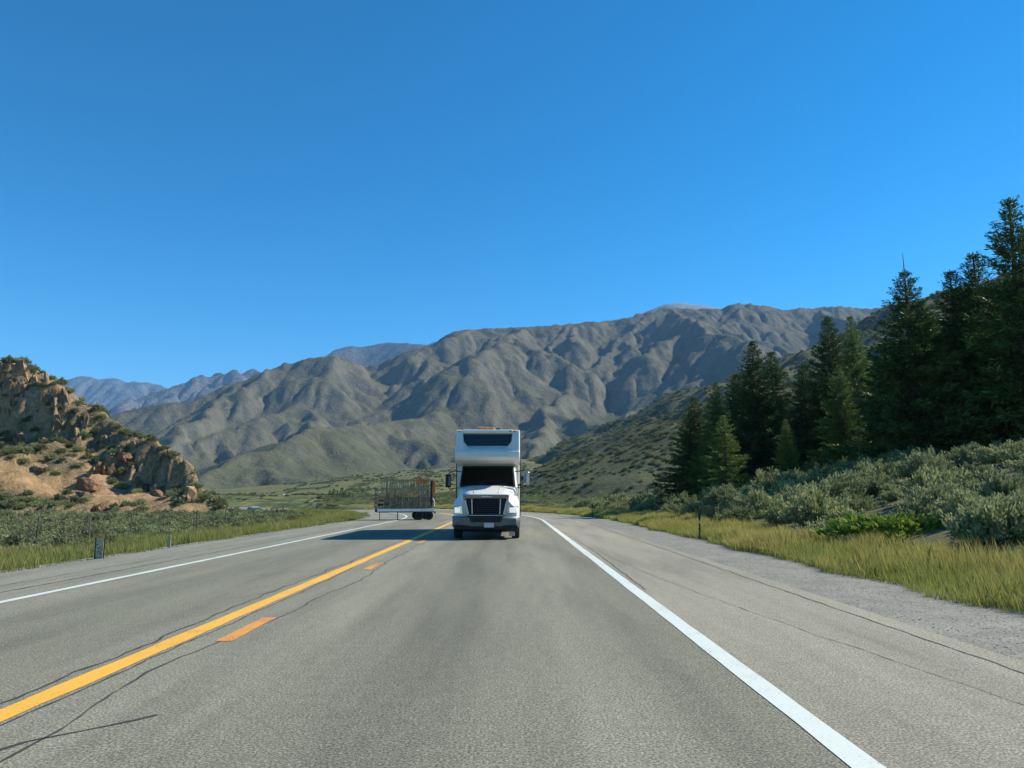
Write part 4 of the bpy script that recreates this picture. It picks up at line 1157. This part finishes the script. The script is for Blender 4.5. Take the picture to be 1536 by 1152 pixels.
rv = empty('motorhome', (-.93, 27.9, .0)); rv.scale = (1.03, 1.03, 1.03)
tag(rv, 'white motorhome with a raised over-cab and dark slatted grille coming toward the camera', 'motorhome')
# coach with over-cab nose: side outline pushed across
coach = MB().prism_x([(9.2, .62), (9.2, 3.86), (8.9, 3.95), (1.75, 3.95), (1.55, 3.88), (1.42, 3.40), (1.33, 3.12), (1.22, 3.02), (1.24, 2.84), (1.42, 2.72), (2.45, 2.64), (2.45, .62)], -1.20, 1.20).build('coach_body', M_rvw, rv, bevel=.09, seg=4)
# proud surround of the over-cab window
sur = MB()
for s in (-1, 1):
    sur.hexa([(s*1.19, 1.60, 3.93), (s*.93, 1.60, 3.93), (s*.84, 1.30, 3.12), (s*1.19, 1.30, 3.12)], [(s*1.19, 1.36, 3.93), (s*.93, 1.36, 3.93), (s*.84, 1.10, 3.12), (s*1.19, 1.10, 3.12)])
sur.hexa([(-.95, 1.50, 3.80), (.95, 1.50, 3.80), (.95, 1.60, 3.955), (-.95, 1.60, 3.955)], [(-.95, 1.33, 3.80), (.95, 1.33, 3.80), (.95, 1.33, 3.94), (-.95, 1.33, 3.94)])
for s in (-1, 1):
    sur.hexa([(s*.90, 1.42, 3.16), (s*.55, 1.42, 3.16), (s*.70, 1.42, 3.27), (s*.90, 1.44, 3.52)], [(s*.90, 1.16, 3.16), (s*.55, 1.16, 3.16), (s*.70, 1.20, 3.27), (s*.90, 1.24, 3.52)])
sur.build('window_surround', M_rvw, coach, bevel=.045, seg=3)
lip = MB().prism_x([(1.40, 3.24), (1.28, 3.27), (1.14, 3.20), (1.06, 3.08), (1.07, 2.90), (1.16, 2.79), (1.34, 2.74)], -1.19, 1.19).build('nose_fairing', M_rvw, coach, bevel=.05, seg=3)
rb = MB(); N_ = 26
ring = []
for k in range(N_):
    a = 2*math.pi*k/N_; ex, ez = math.cos(a), math.sin(a)
    ring.append((math.copysign(abs(ex)**.35, ex)*.80, math.copysign(abs(ez)**.8, ez)*.042))
rb.rings([[(x - .05, 1.075, 2.945 + z) for x, z in ring], [(x - .05, 1.045, 2.945 + z*.8) for x, z in ring]])
rb.build('nose_moulding', M_rvw, coach, smooth=False, bevel=.008)
MB().hexa([(-.90, 1.50, 3.335), (.86, 1.50, 3.335), (.93, 1.58, 3.78), (-.95, 1.58, 3.78)], [(-.90, 1.385, 3.335), (.86, 1.385, 3.335), (.93, 1.495, 3.78), (-.95, 1.495, 3.78)]).build('front_window', M_dkgl, coach, bevel=.02)
MB().hexa([(-.90, 1.40, 3.24), (.86, 1.40, 3.24), (.86, 1.42, 3.335), (-.90, 1.42, 3.335)], [(-.90, 1.30, 3.24), (.86, 1.30, 3.24), (.86, 1.375, 3.335), (-.90, 1.375, 3.335)]).build('window_sill', M_rvg, coach)
for s in (-1, 1):      # black corner trim down both front edges
    MB().tube([(s*1.205, 1.62, 3.75), (s*1.215, 1.66, 3.0), (s*1.21, 2.42, 2.62), (s*1.21, 2.44, .75)], .022, 6).build('corner_trim', M_black, coach)
for y0, y1, z0, z1 in ((3.3, 4.5, 2.0, 2.75), (5.6, 6.9, 2.0, 2.75), (2.0, 2.9, 3.1, 3.5)):
    for s in (-1, 1):
        w = MB().box((s*1.19, y0, z0), (s*1.212, y1, z1)).build('side_window', M_dkgl, coach, bevel=.006)
for s in (-1, 1):
    MB().box((s*1.195, 2.6, .62), (s*1.21, 9.0, .95)).build('skirt_panel', M_grey, coach)
# roof gear
MB().prism_y([(-.36, 3.94), (.30, 3.94), (.26, 4.16), (-.30, 4.16)], 3.4, 4.5).build('air_conditioner', M_rvg, coach, bevel=.05)
MB().prism_y([(.22, 3.94), (.48, 3.94), (.44, 4.12), (.26, 4.12)], 2.7, 3.2).build('roof_vent', M_black, coach, bevel=.03)
MB().prism_y([(-.46, 3.935), (.30, 3.935), (.26, 4.03), (-.36, 4.07)], 1.46, 1.9).build('lamp_pod', mat('tan lamp pod', (.50,.38,.22), .5), coach, bevel=.03)
for x in (-1.04, -.28, -.06, .16, 1.0):
    z = 3.985 if abs(x) < .5 else 3.87
    MB().prism_y([(x - .075, z - .04), (x + .075, z - .04), (x + .055, z + .04), (x - .055, z + .04)], 1.335 if abs(x) > .5 else 1.425, 1.50).build('clearance_lamp', M_amber, coach, bevel=.015)
MB().tube([(.84, 1.40, 3.87), (.84, 1.32, 3.88)], .03, 10).build('camera_knob', M_black, coach)
# cab shell around the windscreen
cab = empty('cab', (0, 0, 0)); cab.parent = rv
sh = MB()
for s in (-1, 1):
    sh.hexa([(s*1.08, 1.50, 1.80), (s*1.00, 1.44, 1.80), (s*1.00, 2.5, 1.80), (s*1.13, 2.5, 1.80)], [(s*1.00, 1.98, 2.66), (s*.91, 1.94, 2.66), (s*.91, 2.5, 2.66), (s*1.06, 2.5, 2.66)])
    sh.hexa([(s*1.10, 1.55, .8), (s*1.02, 1.55, .8), (s*1.02, 2.5, .8), (s*1.14, 2.5, .8)], [(s*1.085, 1.52, 1.82), (s*1.0, 1.50, 1.82), (s*1.0, 2.5, 1.82), (s*1.13, 2.5, 1.82)])
sh.hexa([(-.95, 1.93, 2.58), (.95, 1.93, 2.58), (.95, 2.5, 2.58), (-.95, 2.5, 2.58)], [(-.93, 1.97, 2.68), (.93, 1.97, 2.68), (.93, 2.5, 2.68), (-.93, 2.5, 2.68)])
sh.build('cab_shell', M_rvg, cab, bevel=.03)
MB().hexa([(-1.0, 1.43, 1.87), (1.0, 1.43, 1.87), (1.0, 1.455, 1.87), (-1.0, 1.455, 1.87)], [(-.93, 1.885, 2.60), (.93, 1.885, 2.60), (.93, 1.91, 2.60), (-.93, 1.91, 2.60)]).build('windscreen', M_wind, cab)
wf = MB(); c1 = [(-1.03, 1.415, 1.85), (1.03, 1.415, 1.85), (.95, 1.885, 2.625), (-.95, 1.885, 2.625)]; c2 = [(-.965, 1.435, 1.91), (.965, 1.435, 1.91), (.895, 1.85, 2.555), (-.895, 1.85, 2.555)]
for k in range(4):
    j = (k + 1) % 4; q = [c1[k], c1[j], c2[j], c2[k]]
    wf.hexa([(x, y + .02, z) for x, y, z in q], [(x, y - .012, z) for x, y, z in q])
wf.build('windscreen_frame', M_black, cab)
MB().box((-1.0, 2.45, .9), (1.0, 2.5, 2.6)).build('cab_bulkhead', M_black, cab)
MB().prism_x([(1.5, 1.3), (1.5, 1.80), (1.62, 1.92), (1.85, 1.86), (1.9, 1.3)], -.98, .98).build('dashboard', M_black, cab, bevel=.03)
for x in (-.5, .5):
    MB().prism_x([(2.2, 1.35), (2.2, 1.55), (2.32, 2.15), (2.30, 2.38), (2.40, 2.40), (2.43, 1.35)], x - .24, x + .24).build('seat', M_seat, cab, bevel=.05)
st = MB(); n = 24
for k in range(n):
    a, b = 2*math.pi*k/n, 2*math.pi*(k+1)/n
    p = lambda t: (.58 + math.cos(t)*.21, 1.86 + math.sin(t)*.07, 1.98 + math.sin(t)*.19)
    st.tube([p(a), p(b)], .016, 6)
st.tube([(.58, 1.86, 1.98), (.58, 1.70, 1.80)], .03, 8); st.tube([(.38, 1.86, 1.98), (.78, 1.86, 1.98)], .022, 6)
st.build('steering_wheel', M_grey, cab)
for x0, x1 in ((-.75, -.12), (.12, .75)):
    MB().tube([(x0, 1.40, 1.88), ((x0 + x1)/2, 1.40, 1.93), (x1, 1.43, 1.95)], .012, 5).build('wiper', M_black, cab)
# bonnet and wings: sections from the grille back to the windscreen
def hood_ring(y, hw, zt, fz, fw, zb):
    h = [(0, zt + .02), (hw*.35, zt + .018), (hw*.7, zt + .004), (hw, zt - .07), (hw + .05, (zt + fz)/2 - .02), (fw - .14, fz + .01), (fw - .04, fz - .06), (fw, fz - .2), (fw, zb)]
    r = [(x, y, z) for x, z in h]
    return [(-x, y_, z) for x, y_, z in r[::-1]][:-1] + r
HS = [(.10, .74, 1.53, 1.16, 1.06, .80), (.16, .78, 1.58, 1.22, 1.12, .80), (.5, .85, 1.67, 1.36, 1.17, .80), (1.0, .92, 1.77, 1.44, 1.18, .80), (1.45, 1.0, 1.87, 1.52, 1.12, .80), (1.60, 1.02, 1.90, 1.56, 1.10, .80)]
bon = MB().rings([hood_ring(*h) for h in HS], closed=False, caps=False)
f0 = hood_ring(*HS[0]); bon.add(f0, [tuple(range(len(f0)))])
bonnet = bon.build('bonnet', M_rvw, rv, smooth=True)
for x in (-.46, .46):
    MB().tube([(x*.92, .18, 1.612), (x, .9, 1.772), (x*1.1, 1.42, 1.885)], .012, 5).build('bonnet_crease', M_rvw, bonnet)
# grille
grille = empty('grille', (0, -.03, 0)); grille.parent = rv
o_ = [(-.80, 1.55), (.80, 1.55), (.80, 1.40), (.66, .80), (-.66, .80), (-.80, 1.40)]
i_ = [(-.70, 1.41), (.70, 1.41), (.70, 1.36), (.58, .86), (-.58, .86), (-.70, 1.36)]
fr = MB()
for k in range(6):
    j = (k + 1) % 6; q = [o_[k], o_[j], i_[j], i_[k]]
    fr.hexa([(x, .06, z) for x, z in q], [(x, -.05 if z > 1.45 else -.03, z) for x, z in q])
fr.build('grille_frame', M_chrome, grille, bevel=.02)
MB().prism_y(i_[::-1], .05, .07).build('grille_backing', M_black, grille)
for k in range(8):
    z = 1.36 - k*.066; wx = .455 - .012*k*.3
    MB().prism_x([(-.01, z - .012), (-.03, z), (-.01, z + .016), (.05, z + .012), (.05, z - .01)], -wx, wx).build('grille_bar', M_bar, grille)
for s in (-1, 1):
    MB().hexa([(s*.46, .05, .88), (s*.50, .05, .88), (s*.52, .05, 1.40), (s*.48, .05, 1.40)], [(s*.46, -.04, .88), (s*.50, -.04, .88), (s*.52, -.04, 1.40), (s*.48, -.04, 1.40)]).build('grille_post', M_chrome, grille)
    MB().hexa([(s*.525, .05, .90), (s*.56, .05, .90), (s*.66, .05, 1.36), (s*.545, .05, 1.36)], [(s*.525, .0, .90), (s*.56, .0, .90), (s*.66, .0, 1.36), (s*.545, .0, 1.36)]).build('side_vent', M_black, grille)
MB().prism_y([(-.17, 1.455), (.19, 1.455), (.19, 1.505), (-.17, 1.505)], -.06, .0).build('badge_bar', M_alu, grille, bevel=.01)
# headlamps, in dark housings in the wings
for s in (-1, 1):
    hl = MB().hexa([(s*.80, .16, .86), (s*1.10, .26, .86), (s*1.13, .26, 1.18), (s*.84, .16, 1.20)], [(s*.80, .05, .86), (s*1.08, .13, .86), (s*1.10, .15, 1.16), (s*.84, .06, 1.18)]).build('headlamp', M_lamph, rv, bevel=.03)
    cx = s*.95 if s > 0 else s*.99
    hw_ = .135 if s > 0 else .115
    MB().hexa([(cx - hw_, .10, .92), (cx + hw_, .13, .92), (cx + hw_, .13, 1.10), (cx - hw_, .10, 1.10)], [(cx - hw_, .05, .92), (cx + hw_, .095, .92), (cx + hw_, .10, 1.10), (cx - hw_, .055, 1.10)]).build('lens', M_lamp, hl, bevel=.025)
# bumper
bp = MB()
rings = []
for x, y in ((-1.20, .42), (-1.18, .12), (-1.05, -.04), (-.66, -.12), (-.55, -.13), (.55, -.13), (.66, -.12), (1.05, -.04), (1.18, .12), (1.20, .42)):
    rings.append([(x, y, .42), (x, y - .03, .50), (x, y - .03, .74), (x, y + .02, .80), (x, y + .16, .80), (x, y + .16, .42)])
bp.rings(rings); bumper = bp.build('bumper', M_grey, rv, bevel=.015)
MB().prism_y([(-.60, .80), (.60, .80), (.50, .60), (-.50, .60)], -.185, -.10).build('bumper_intake', M_black, bumper, bevel=.01)
MB().prism_x([(.0, .28), (-.12, .36), (-.155, .50), (.3, .51), (.3, .28)], -1.10, 1.10).build('lower_valance', M_black, bumper, bevel=.02)
pl = MB().box((-.06, -.215, .425), (.28, -.192, .585)).build('number_plate', M_plate, bumper, bevel=.006)
for s in (-1, 1): MB().tube([(s*.52, -.19, .67), (s*.52, -.17, .67)], .035, 12).build('tow_eye', M_bar, bumper)
MB().box((.80, .55, .10), (1.0, .575, .30)).build('hanging_plate', M_plate, rv, bevel=.004)
MB().tube([(.90, .56, .30), (.93, .56, .46)], .012, 5).build('plate_chain', M_black, rv)
MB().tube([(-.85, .95, .28), (.80, .95, .28)], .05, 8).build('front_axle', M_grey, rv)
MB().box((-1.05, .7, .36), (1.05, 2.6, .82)).build('chassis', M_black, rv)
MB().box((-.6, 2.6, .40), (.6, 8.8, .64)).build('chassis', M_black, rv)
for s in (-1, 1):
    wheel('wheel', rv, s*1.03, 1.05, .48, .48, .28, s); wheel('wheel', rv, s*1.0, 6.6, .48, .48, .28, s)
    wheel('wheel', rv, s*.69, 6.6, .48, .48, .28, s)
# mirrors on looped arms
for s, dz, ox in ((-1, 0, 0), (1, .10, .02)):
    mr = empty('mirror', (0, 0, 0)); mr.parent = rv
    X = s*1.44
    mz0, mz1 = 1.80 + dz, 2.30 + dz
    MB().prism_x([(1.32, mz0), (1.28, mz0 + .05), (1.27, mz1 - .06), (1.31, mz1), (1.42, mz1 - .01), (1.45, mz0 + .06)], X - .10, X + .10).build('mirror_head', M_black if s < 0 else M_alu, mr, bevel=.04, seg=3)
    MB().prism_x([(1.262, mz0 + .07), (1.262, mz1 - .08), (1.28, mz1 - .08), (1.28, mz0 + .07)], X - .05*s - .035, X - .05*s + .035).build('mirror_inset', M_grey, mr)
    MB().tube([(s*1.02, 1.75, 2.40), (s*1.22, 1.45, 2.42), (X - s*.06, 1.36, mz1 + .05), (X, 1.36, mz1 - .02)], .020, 6).build('mirror_arm', M_black, mr)
    MB().tube([(s*1.05, 1.62, 1.80), (s*1.25, 1.45, 1.78 + dz*.2), (X - s*.06, 1.37, mz0 - .05), (X, 1.37, mz0 + .03)], .020, 6).build('mirror_arm', M_black, mr)
MB().tube([(1.10, .95, 1.50), (1.14, .85, 1.86), (1.18, .82, 1.90)], .014, 5).build('wing_mirror_stalk', M_black, rv)
MB().prism_y([(1.10, 1.86), (1.26, 1.86), (1.25, 1.93), (1.11, 1.93)], .76, .84).build('wing_mirror', M_black, rv, bevel=.02)

# ================================================================ the flatbed trailer with its stake rack
A_, B_ = Vector((-8.75, 50.4, 0)), Vector((-5.12, 51.4, 0))
ang = math.atan2(B_.y - A_.y, B_.x - A_.x); TL = (B_ - A_).length
tl = empty('flatbed_trailer', (A_.x, A_.y, 0), ang)
tag(tl, 'flatbed trailer with a silver deck and dark slatted stake rack on the far bend', 'trailer')
M_slat = mat('weathered grey-brown boards', (.24,.19,.10), .85, c2=(.42,.34,.20), scale=5, bump=.4)
M_slat2 = mat('dark stained boards', (.115,.10,.065), .8, c2=(.22,.19,.125), scale=6, bump=.3)
M_rust = mat('rust-orange painted steel', (.42,.12,.03), .6, c2=(.56,.20,.05), scale=7)
M_palew = mat('pale worn slat', (.38,.37,.33), .8, c2=(.22,.21,.18), scale=6)
M_rail = mat('pale silver rail', (.80,.80,.78), .45, 0.0, c2=(.66,.67,.68), scale=5)
W_ = 1.7; zd0, zd1 = .50, .74
seg = [0, .95, 1.55, 2.2, 2.9, TL]
for k in range(5):
    MB().box((seg[k] + .008, -.03, zd0 + .06), (seg[k+1] - .008, .05, zd1)).build('side_rail', M_rail if k < 4 else M_rvw, tl, bevel=.012)
MB().box((0, .05, zd1 - .07), (TL, W_, zd1 - .01)).build('deck', M_slat2, tl)
MB().box((.02, .0, zd0), (TL - .05, .06, zd0 + .055)).build('chassis_beam', M_black, tl)
MB().box((.02, W_ - .08, zd0), (TL - .05, W_, zd1)).build('chassis_beam', M_black, tl)
for k in range(6): MB().box((.3 + k*.6, .06, zd0 + .02), (.36 + k*.6, W_ - .08, zd1 - .075)).build('cross_member', M_black, tl)
for x in (2.78, 3.40):
    for y in (.14, W_ - .16):
        w = wheel('wheel', tl, x, y, .29, .29, .20, -1 if y < .5 else 1, M_black); w.rotation_euler = (0, 0, R(90))
MB().tube([(.18, .08, zd0), (.18, .08, .02)], .022, 6).build('rest_leg', M_black, tl)
jk = MB().tube([(1.35, .12, zd0), (1.35, .12, .06)], .03, 8).build('jack_stand', M_black, tl); MB().box((1.28, .05, .0), (1.42, .19, .06)).build('jack_foot', M_black, jk)
# stake rack: posts, rails, and narrow upright slats on both long sides
rr = np.random.default_rng(71)
def rack_side(y, rich):
    rack = empty('stake_rack', (0, 0, 0)); rack.parent = tl
    x = .42
    while x < TL - .05:
        MB().box((x - .022, y - .03, zd1), (x + .022, y + .02, zd1 + 1.92 + rr.uniform(-.05, .06))).build('stake', M_slat, rack); x += .40
    for z0, z1, m in ((.0, .20, M_slat2), (.42, .74, M_slat2), (1.26, 1.34, M_slat), (1.80, 1.90, M_slat)):
        MB().box((.40, y + .021, zd1 + z0 + .01), (TL - .02, y + .041, zd1 + z1)).build('rail_board', m, rack)
    x = .50
    while x < TL - .1:
        w = rr.uniform(.025, .06); lean = rr.normal()*.035; top = 1.76 + rr.uniform(-.35, .22); m = (M_slat, M_slat2, M_slat, M_palew)[int(rr.integers(4))] if x < 2.4 else (M_slat, M_palew, M_slat2, M_palew)[int(rr.integers(4))]
        MB().hexa([(x, y + .043, zd1 + .02), (x + w, y + .043, zd1 + .02), (x + w, y + .058, zd1 + .02), (x, y + .058, zd1 + .02)], [(x + lean, y + .043, zd1 + top), (x + w + lean, y + .043, zd1 + top), (x + w + lean, y + .058, zd1 + top), (x + lean, y + .058, zd1 + top)]).build('slat', m, rack)
        x += w + rr.uniform(.03, .09)
rack_side(.04, True); rack_side(W_ - .10, False)
gate = empty('end_gate', (0, 0, 0)); gate.parent = tl
for k in range(5): MB().box((.0, .05, zd1 + .06 + k*.27), (.025, W_ - .05, zd1 + .20 + k*.27)).build('gate_board', M_slat2, gate)
for k in range(5): MB().box((.03, .03, zd1 + .06 + k*.27), (.42, .055, zd1 + .19 + k*.27)).build('gate_board', M_slat, gate)
for x, y in ((.0, .02), (.0, W_ - .06)): MB().box((x - .03, y, zd1), (x + .028, y + .05, zd1 + 1.36)).build('gate_post', M_slat, gate)
for k in range(7): MB().box((2.48 + k*.115, -.035, zd1 + 1.58 + .02*(k % 2)), (2.56 + k*.115, -.008, zd1 + 1.98 - .03*(k % 3))).build('rust_plate', M_rust, tl)
MB().prism_y([(TL - .20, zd1 + 1.0), (TL - .10, zd1 + .86), (TL + .02, zd1 + 1.0), (TL + .06, zd1 + 1.62), (TL - .02, zd1 + 1.82), (TL - .16, zd1 + 1.80)], -.04, .14).build('rust_bracket', M_rust, tl, bevel=.02)
MB().box((TL - .27, -.03, zd1 + .2), (TL - .17, .06, zd1 + 1.8)).build('corner_post', M_black, tl)
MB().tube([(TL - .16, -.05, zd1 + .02), (TL - .04, -.05, zd1 + .15), (TL - .02, -.05, zd1 + .42), (TL - .10, -.05, zd1 + .62), (TL - .16, -.05, zd1 + .66)], .035, 8).build('white_guard', M_rvw, tl, smooth=True)
MB().tube([(TL + .02, .1, zd1 - .05), (TL + .02, .1, zd1 + .9)], .02, 6).build('end_pipe', M_black, tl)
MB().box((TL, .0, .42), (TL + .08, .22, .56)).build('tail_lamp', mat('red tail lamp', (.25,.02,.015), .3), tl)

# loose brown-green brush carried inside the rack
M_load = leaf_mat('dry brown-green brush load', [(0, (.17,.14,.065)), (.5, (.30,.25,.115)), (.8, (.42,.33,.16)), (1, (.50,.28,.11))])
V, F, mbl = sage_meshes(905, 90, 5200, leaf=.075, flat=.8, up=.5); load_me = np_mesh('brush_bundle', V, F, M_load)
cA, sA = math.cos(ang), math.sin(ang)
for k, (lx, s, lab) in enumerate(((.80, 1.02, 'dry brush bundle at the left end of the trailer rack'), (1.55, 1.18, 'dry brush bundle second from the left inside the trailer rack'), (2.30, 1.10, 'dry brush bundle third from the left inside the trailer rack'), (3.0, .95, 'dry brush bundle under the orange plates at the right end of the rack'))):
    o = link('brush_bundle', load_me); o.location = (A_.x + lx*cA - .85*sA, A_.y + lx*sA + .85*cA, zd1 + .03); o.rotation_euler = (0, 0, ang + k*1.57); o.scale = (1.02, 1.02, s*1.45)
    tag(o, lab, 'bundle', 'brush bundles on the trailer')

# ================================================================ the distant car
s_car = 156.0
cx, cy, cz = [float(v) for v in road_pt(s_car, 1.7)]
ph = float(np.interp(s_car, PATH[:,0], PATH[:,3]))
car = empty('parked_car', (cx, cy, cz), -ph + R(28))
tag(car, 'small white car with a blue-green tinted windscreen on the far road at the left', 'car')
M_carw = mat('white car paint', (.78,.78,.76), .3, coat=.3)
M_cargl = mat('teal tinted car glass', (.02,.065,.085), .08, spec=.6)
MB().prism_x([(-2.2, .35), (-2.25, .62), (-2.15, .86), (-1.2, .98), (1.9, 1.0), (2.15, .9), (2.2, .35)], -.88, .88).build('body', M_carw, car, bevel=.08, seg=3)
MB().rings([[(-.84, -1.25, .96), (.84, -1.25, .96), (.84, 2.0, .98), (-.84, 2.0, .98)], [(-.66, -.35, 1.55), (.66, -.35, 1.55), (.66, 1.6, 1.56), (-.66, 1.6, 1.56)]]).build('cabin', M_carw, car, bevel=.05)
MB().hexa([(-.76, -1.26, 1.0), (.76, -1.26, 1.0), (.76, -1.2, 1.0), (-.76, -1.2, 1.0)], [(-.62, -.44, 1.51), (.62, -.44, 1.51), (.62, -.38, 1.51), (-.62, -.38, 1.51)]).build('windscreen', M_cargl, car)
for s in (-1, 1):
    MB().hexa([(s*.845, -1.0, 1.02), (s*.845, 1.75, 1.02), (s*.80, 1.75, 1.02), (s*.80, -1.0, 1.02)], [(s*.69, -.3, 1.50), (s*.69, 1.45, 1.50), (s*.64, 1.45, 1.50), (s*.64, -.3, 1.50)]).build('side_window', M_cargl, car)
    MB().box((s*.55, -2.27, .66), (s*.84, -2.15, .82)).build('headlamp', M_lamph, car, bevel=.02)
    for y in (-1.35, 1.4): wheel('wheel', car, s*.80, y, .32, .32, .2, s)
MB().box((-.85, -2.3, .38), (.85, -2.2, .52)).build('bumper', M_black, car, bevel=.03)

# ================================================================ posts, fence, markers
M_post = mat('dark delineator post', (.045,.04,.035), .7, c2=(.085,.075,.06), scale=8)
M_refl = mat('reflector', (.55,.56,.55), .25, c2=(.40,.41,.40), scale=30)
M_wood = mat('grey fence wood', (.10,.085,.065), .9, c2=(.20,.175,.14), scale=10, bump=.4)
M_tpost = mat('green steel fence post', (.045,.055,.042), .6, c2=(.085,.085,.07), scale=10)
M_wire = mat('rusty fence wire', (.085,.075,.065), .6, .6)
def gz1(x, y): return float(ground_h(np.array([float(x)]), np.array([float(y)]))[0])
for px, py, lab in ((1050, 810, 'dark delineator post in the right grass, the nearer of two'), (889, 777, 'dark delineator post beside the right shoulder near the bend, the farther of two')):
    g = G(px, py, -.05); d = empty('delineator_post', (g[0], g[1], gz1(g[0], g[1])))
    MB().prism_x([(-.012, -.1), (-.012, 1.02), (.0, 1.05), (.012, 1.02), (.012, -.1)], -.03, .03).build('post', M_post, d)
    MB().box((-.034, -.022, .80), (.034, -.0125, .98)).build('reflector', M_black, d); MB().box((-.03, -.020, .62), (.03, -.0125, .72)).build('reflector_band', M_refl, d)
    MB().box((-.036, -.018, .40), (.036, .018, .46)).build('post_clamp', M_black, d)
    tag(d, lab, 'post', 'delineators along the right shoulder')
# left wire fence
fence = empty('wire_fence', (0, 0, 0)); tag(fence, 'wire fence on thin steel posts between the left grass and the rocky hill', 'fence')
fp = []
for px, Y in ((-30, 24.6), (67, 27.9), (145, 31.4), (207, 34.8), (303, 42.0), (345, 46.5), (392, 52.5), (425, 57.5)):
    x = -17.0 if Y < 44 else -17.0 - (Y - 44)*.05
    z = gz1(x, Y); fp.append((x, Y, z))
    MB().tube([(x, Y, z - .3), (x + rr.normal()*.02, Y, z + 1.32)], .026, 6).build('fence_post', M_tpost if px != 145 else M_wood, fence)
for h in (.35, .65, .95, 1.22):
    pts_ = []
    for a, b in zip(fp[:-1], fp[1:]):
        for t in (0, .33, .66): pts_.append((a[0] + (b[0]-a[0])*t, a[1] + (b[1]-a[1])*t - .0, a[2] + (b[2]-a[2])*t + h - .03*math.sin(math.pi*t)))
    pts_.append((fp[-1][0], fp[-1][1], fp[-1][2] + h)); MB().tube(pts_, .006, 3).build('fence_wire', M_wire, fence)
# right-hand wooden post at the end of the brush
x, y, _z = P(972, 738, 92); z = gz1(x, y)
wp = empty('fence_corner', (x, y, z)); tag(wp, 'weathered wooden post with a cross rail in the brush left of the conifers', 'post')
MB().tube([(0, 0, -.3), (0, 0, 1.75)], .10, 8).build('post', M_wood, wp); MB().tube([(-1.3, .1, 1.25), (0, .1, 1.62)], .05, 6).build('rail', M_wood, wp); MB().tube([(-1.3, .1, -.3), (-1.3, .1, 1.3)], .06, 6).build('post', M_wood, wp)
# speckled marker panel at the left edge
M_speck = mat('speckled white marker panel', (.09,.10,.045), .8, c2=(.60,.56,.38), scale=40)
g = G(148, 838, 0); mk = empty('marker_panel', (g[0], g[1], gz1(g[0], g[1])))
tag(mk, 'speckled white marker panel on two dark stakes at the left grass edge', 'marker', 'markers along the left shoulder')
MB().box((-.085, -.012, .06), (.085, .012, .54)).build('panel', M_speck, mk); 
for x in (-.105, .105): MB().tube([(x, .0, -.2), (x + .02*(x > 0), .0, .60)], .014, 6).build('stake', M_black, mk)
g = G(253, 822, 0); mk = empty('marker_panel', (g[0], g[1], gz1(g[0], g[1])))
tag(mk, 'small faded straw-coloured marker stake in the left grass past the speckled panel', 'marker', 'markers along the left shoulder')
MB().box((-.05, -.010, .1), (.05, .010, .44)).build('panel', mat('faded straw panel', (.30,.27,.17), .8, c2=(.42,.38,.26), scale=20), mk); MB().tube([(.0, .022, -.2), (.0, .022, .50)], .012, 6).build('stake', M_wood, mk)
# far road furniture at the bend
x, y, _z = P(472, 762, 122); z = gz1(x, y); M_sign = mat('pale sign face', (.55,.56,.52), .5, c2=(.45,.46,.42), scale=4)
sg = empty('road_sign', (x, y, z)); tag(sg, 'small pale sign on a thin post beside the far end of the bend', 'sign')
MB().tube([(0, .03, -.2), (0, .03, 1.95)], .035, 6).build('post', M_palew, sg); MB().box((-.45, -.01, 1.45), (.12, .01, 1.9)).build('sign_face', M_sign, sg); MB().box((.02, -.03, .70), (.95, .03, .85)).build('rail', M_palew, sg)
x, y, _z = P(410, 766, 118); z = gz1(x, y)
gt = empty('pole_gate', (x, y, z)); tag(gt, 'weathered pole gate on two posts just right of the distant white car', 'gate')
for xx, hh in ((-.3, 1.1), (1.55, 1.5)): MB().tube([(xx, 0, -.3), (xx, 0, hh)], .07, 6).build('post', M_wood, gt)
MB().tube([(-.5, .0, 1.0), (.5, -.02, 1.12), (1.55, 0, 1.42)], .05, 6).build('top_pole', M_palew, gt)
# far farm buildings
M_roofw = mat('white metal roof', (.66,.67,.67), .35, c2=(.58,.59,.60), scale=.5); M_barn = mat('grey barn boards', (.28,.27,.25), .8, c2=(.20,.19,.18), scale=.6)
for px, Y, w, h, lab in ((428, 520, 5.4, 3.4, 'far white-roofed barn in the dark tree line, the upper and larger one'), (421, 430, 3.4, 2.2, 'tiny white shed below the far white-roofed barn')):
    x = (px - 768)/FPX*Y; z = gz1(x, Y); bn = empty('farm_building', (x, Y, z)); zt = P(px, 741 if w > 4 else 746.5, Y)[2] - z
    zt = max(zt, 2.0); bn['note_height'] = zt
    MB().box((-w/2, 0, -.5), (w/2, w*1.4, zt*.62)).build('wall', M_barn, bn)
    MB().prism_y([(-w/2 - .3, zt*.62), (w/2 + .3, zt*.62), (0, zt)], -.3, w*1.4 + .3).build('roof', M_roofw, bn)
    MB().box((-w*.16, -.06, -.5), (w*.16, -.003, zt*.45)).build('door', M_roofw, bn)
    del bn['note_height']
    tag(bn, lab, 'building', 'far farm buildings')

# ================================================================ air
def haze_box():
    m = bpy.data.materials.new('valley haze'); m.use_nodes = True; nt = m.node_tree; nt.nodes.remove(nt.nodes['Principled BSDF'])
    v = nt.nodes.new('ShaderNodeVolumePrincipled'); v.inputs['Color'].default_value = (.30, .60, 1.0, 1); v.inputs['Density'].default_value = HAZE
    v.inputs['Anisotropy'].default_value = 0.0
    nt.links.new(v.outputs[0], nt.nodes['Material Output'].inputs['Volume'])
    o = MB().box((-9300, -500, -80), (9300, 13200, 1750)).build('haze', m); tag(o, 'thin blue summer haze filling the valley', kind='stuff')
HAZE = 5.4e-5
haze_box()
